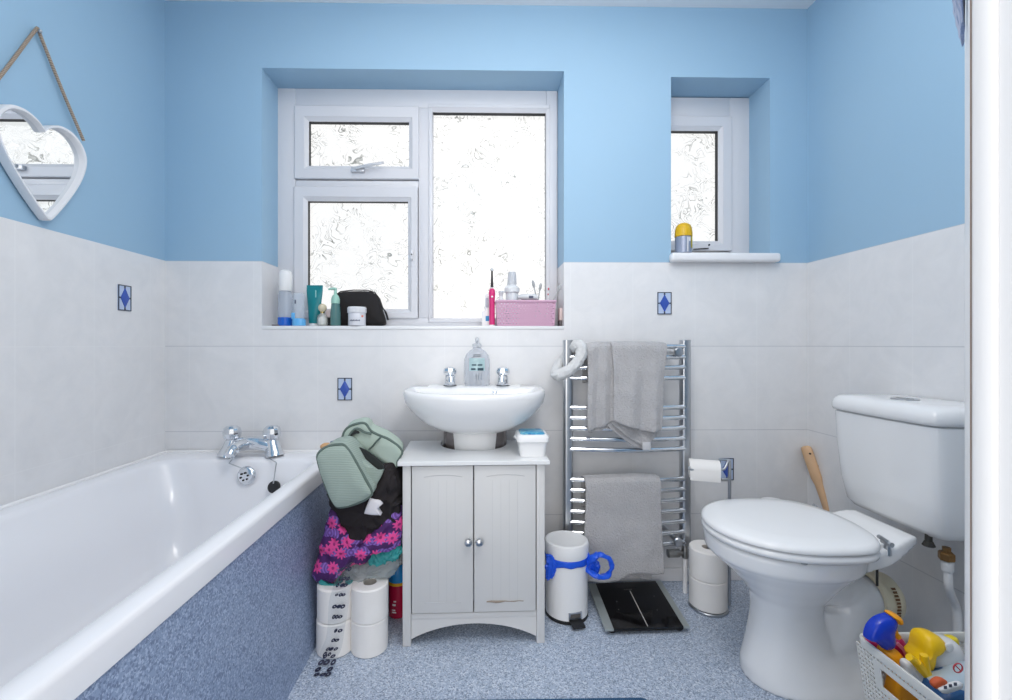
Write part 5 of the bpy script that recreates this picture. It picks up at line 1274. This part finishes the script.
for k in range(3): m.box(K(946 + 5 * k, 690, YB_ - .03).x, K(949 + 5 * k, 690, YB_ - .03).x, YB_ - .0265, YB_ - .0255, K(945, 690.5 - 1.6 * k, YB_ - .03).z, K(945, 687.5 - 1.6 * k, YB_ - .03).z)
m.build('panel_print', plain('slate_print', (92, 98, 118), .6), wl_, smooth=False)
m = MB(); c = K(958, 668, YB_ - .012); m.tube([c + Vector((.009 * math.cos(2 * PI * k / 20), 0, .009 * math.sin(2 * PI * k / 20))) for k in range(20)], .0014, 6, closed=True); m.tube([c + Vector((-.006, 0, .006)), c + Vector((.006, 0, -.006))], .0012, 6); m.build('red_symbol', plain('red_print', (200, 70, 80), .5), wp)

# ------------------------------------------------------------------ bath mat
q0, q1 = flr(365, 698, .012), flr(649, 698.5, .012)
m = MB(); yfar = (q0.y + q1.y) / 2
m.loft([rrect(q0.x + i, q1.x - i, yfar - .50 + i, yfar - i, .02, z) for i, z in ((.002, .0005), (0, .004), (.001, .010), (.006, .0125), (.016, .011), (.022, .0125))])
t = NT('navy_blue_mat'); wv = t.n('ShaderNodeTexWave', bands_direction='X'); wv.inputs['Scale'].default_value = 60; t.l(t.pos(), wv.inputs['Vector'])
bb = t.bsdf(t.mix(wv.outputs['Fac'], lin((44, 86, 128)), lin((62, 110, 154))), .95); t.bump(bb, t.math('ADD', wv.outputs['Fac'], t.noise(300, 2, .6)), .8, .003)
tag(m.build('bath_mat', t.m, loc=((q0.x + q1.x) / 2, yfar - .25, 0)), 'dark blue bath mat whose far edge shows at the bottom of the picture', 'bath mat')

# ------------------------------------------------------------------ light
W = bpy.data.worlds.new('overcast_sky'); S.world = W; W.use_nodes = True
wt_ = W.node_tree; bg = wt_.nodes['Background']
bg.inputs[0].default_value = (1.0, 1.0, 0.99, 1); bg.inputs[1].default_value = WORLD
def area(name, loc, rot, sx_, sy_, e, col=(1, 1, 1)):
    l = bpy.data.lights.new(name, 'AREA'); l.shape = 'RECTANGLE'; l.size = sx_; l.size_y = sy_; l.energy = e; l.color = col
    o = bpy.data.objects.new(name, l); COL.objects.link(o); o.location = loc; o.rotation_euler = rot; return o
pl_ = bpy.data.lights.new('globe_lamp', 'POINT'); pl_.energy = LAMP; pl_.shadow_soft_size = .16; pl_.color = (1, .952, .895)
po_ = bpy.data.objects.new('globe_lamp', pl_); COL.objects.link(po_); po_.location = (.25, .5, 1.95)
area('front_fill', (-.7, -1.6, 1.3), (math.radians(86), 0, 0), 1.9, 1.7, FRONT_FILL, (1, .952, .895))  # added unseen area light: frontal fill through the doorway
area('ceiling_fill', (0.15, .9, ZC - .03), (0, 0, 0), 1.8, 1.1, CEIL_FILL, (1, .952, .895))  # added unseen panel under the ceiling, evens the light on the walls
# ------------------------------------------------------------------ camera and view
cam = bpy.data.cameras.new('camera'); co = bpy.data.objects.new('camera', cam); COL.objects.link(co)
co.location = (0, 0, H); co.rotation_euler = (PI / 2, 0, -YAW)
cam.sensor_width = 36; cam.sensor_fit = 'HORIZONTAL'; cam.lens = F / 1012 * 36
cam.shift_x = (506 - CX) / 1012; cam.shift_y = (CY - 350) / 1012
cam.clip_start = .01; cam.clip_end = 60
S.camera = co
S.view_settings.view_transform = 'Standard'; S.view_settings.look = 'None'; S.view_settings.gamma = 1; S.view_settings.exposure = 0; S.view_settings.use_curve_mapping = False
S.cycles.max_bounces = 12; S.cycles.transparent_max_bounces = 24; S.cycles.use_denoising = True
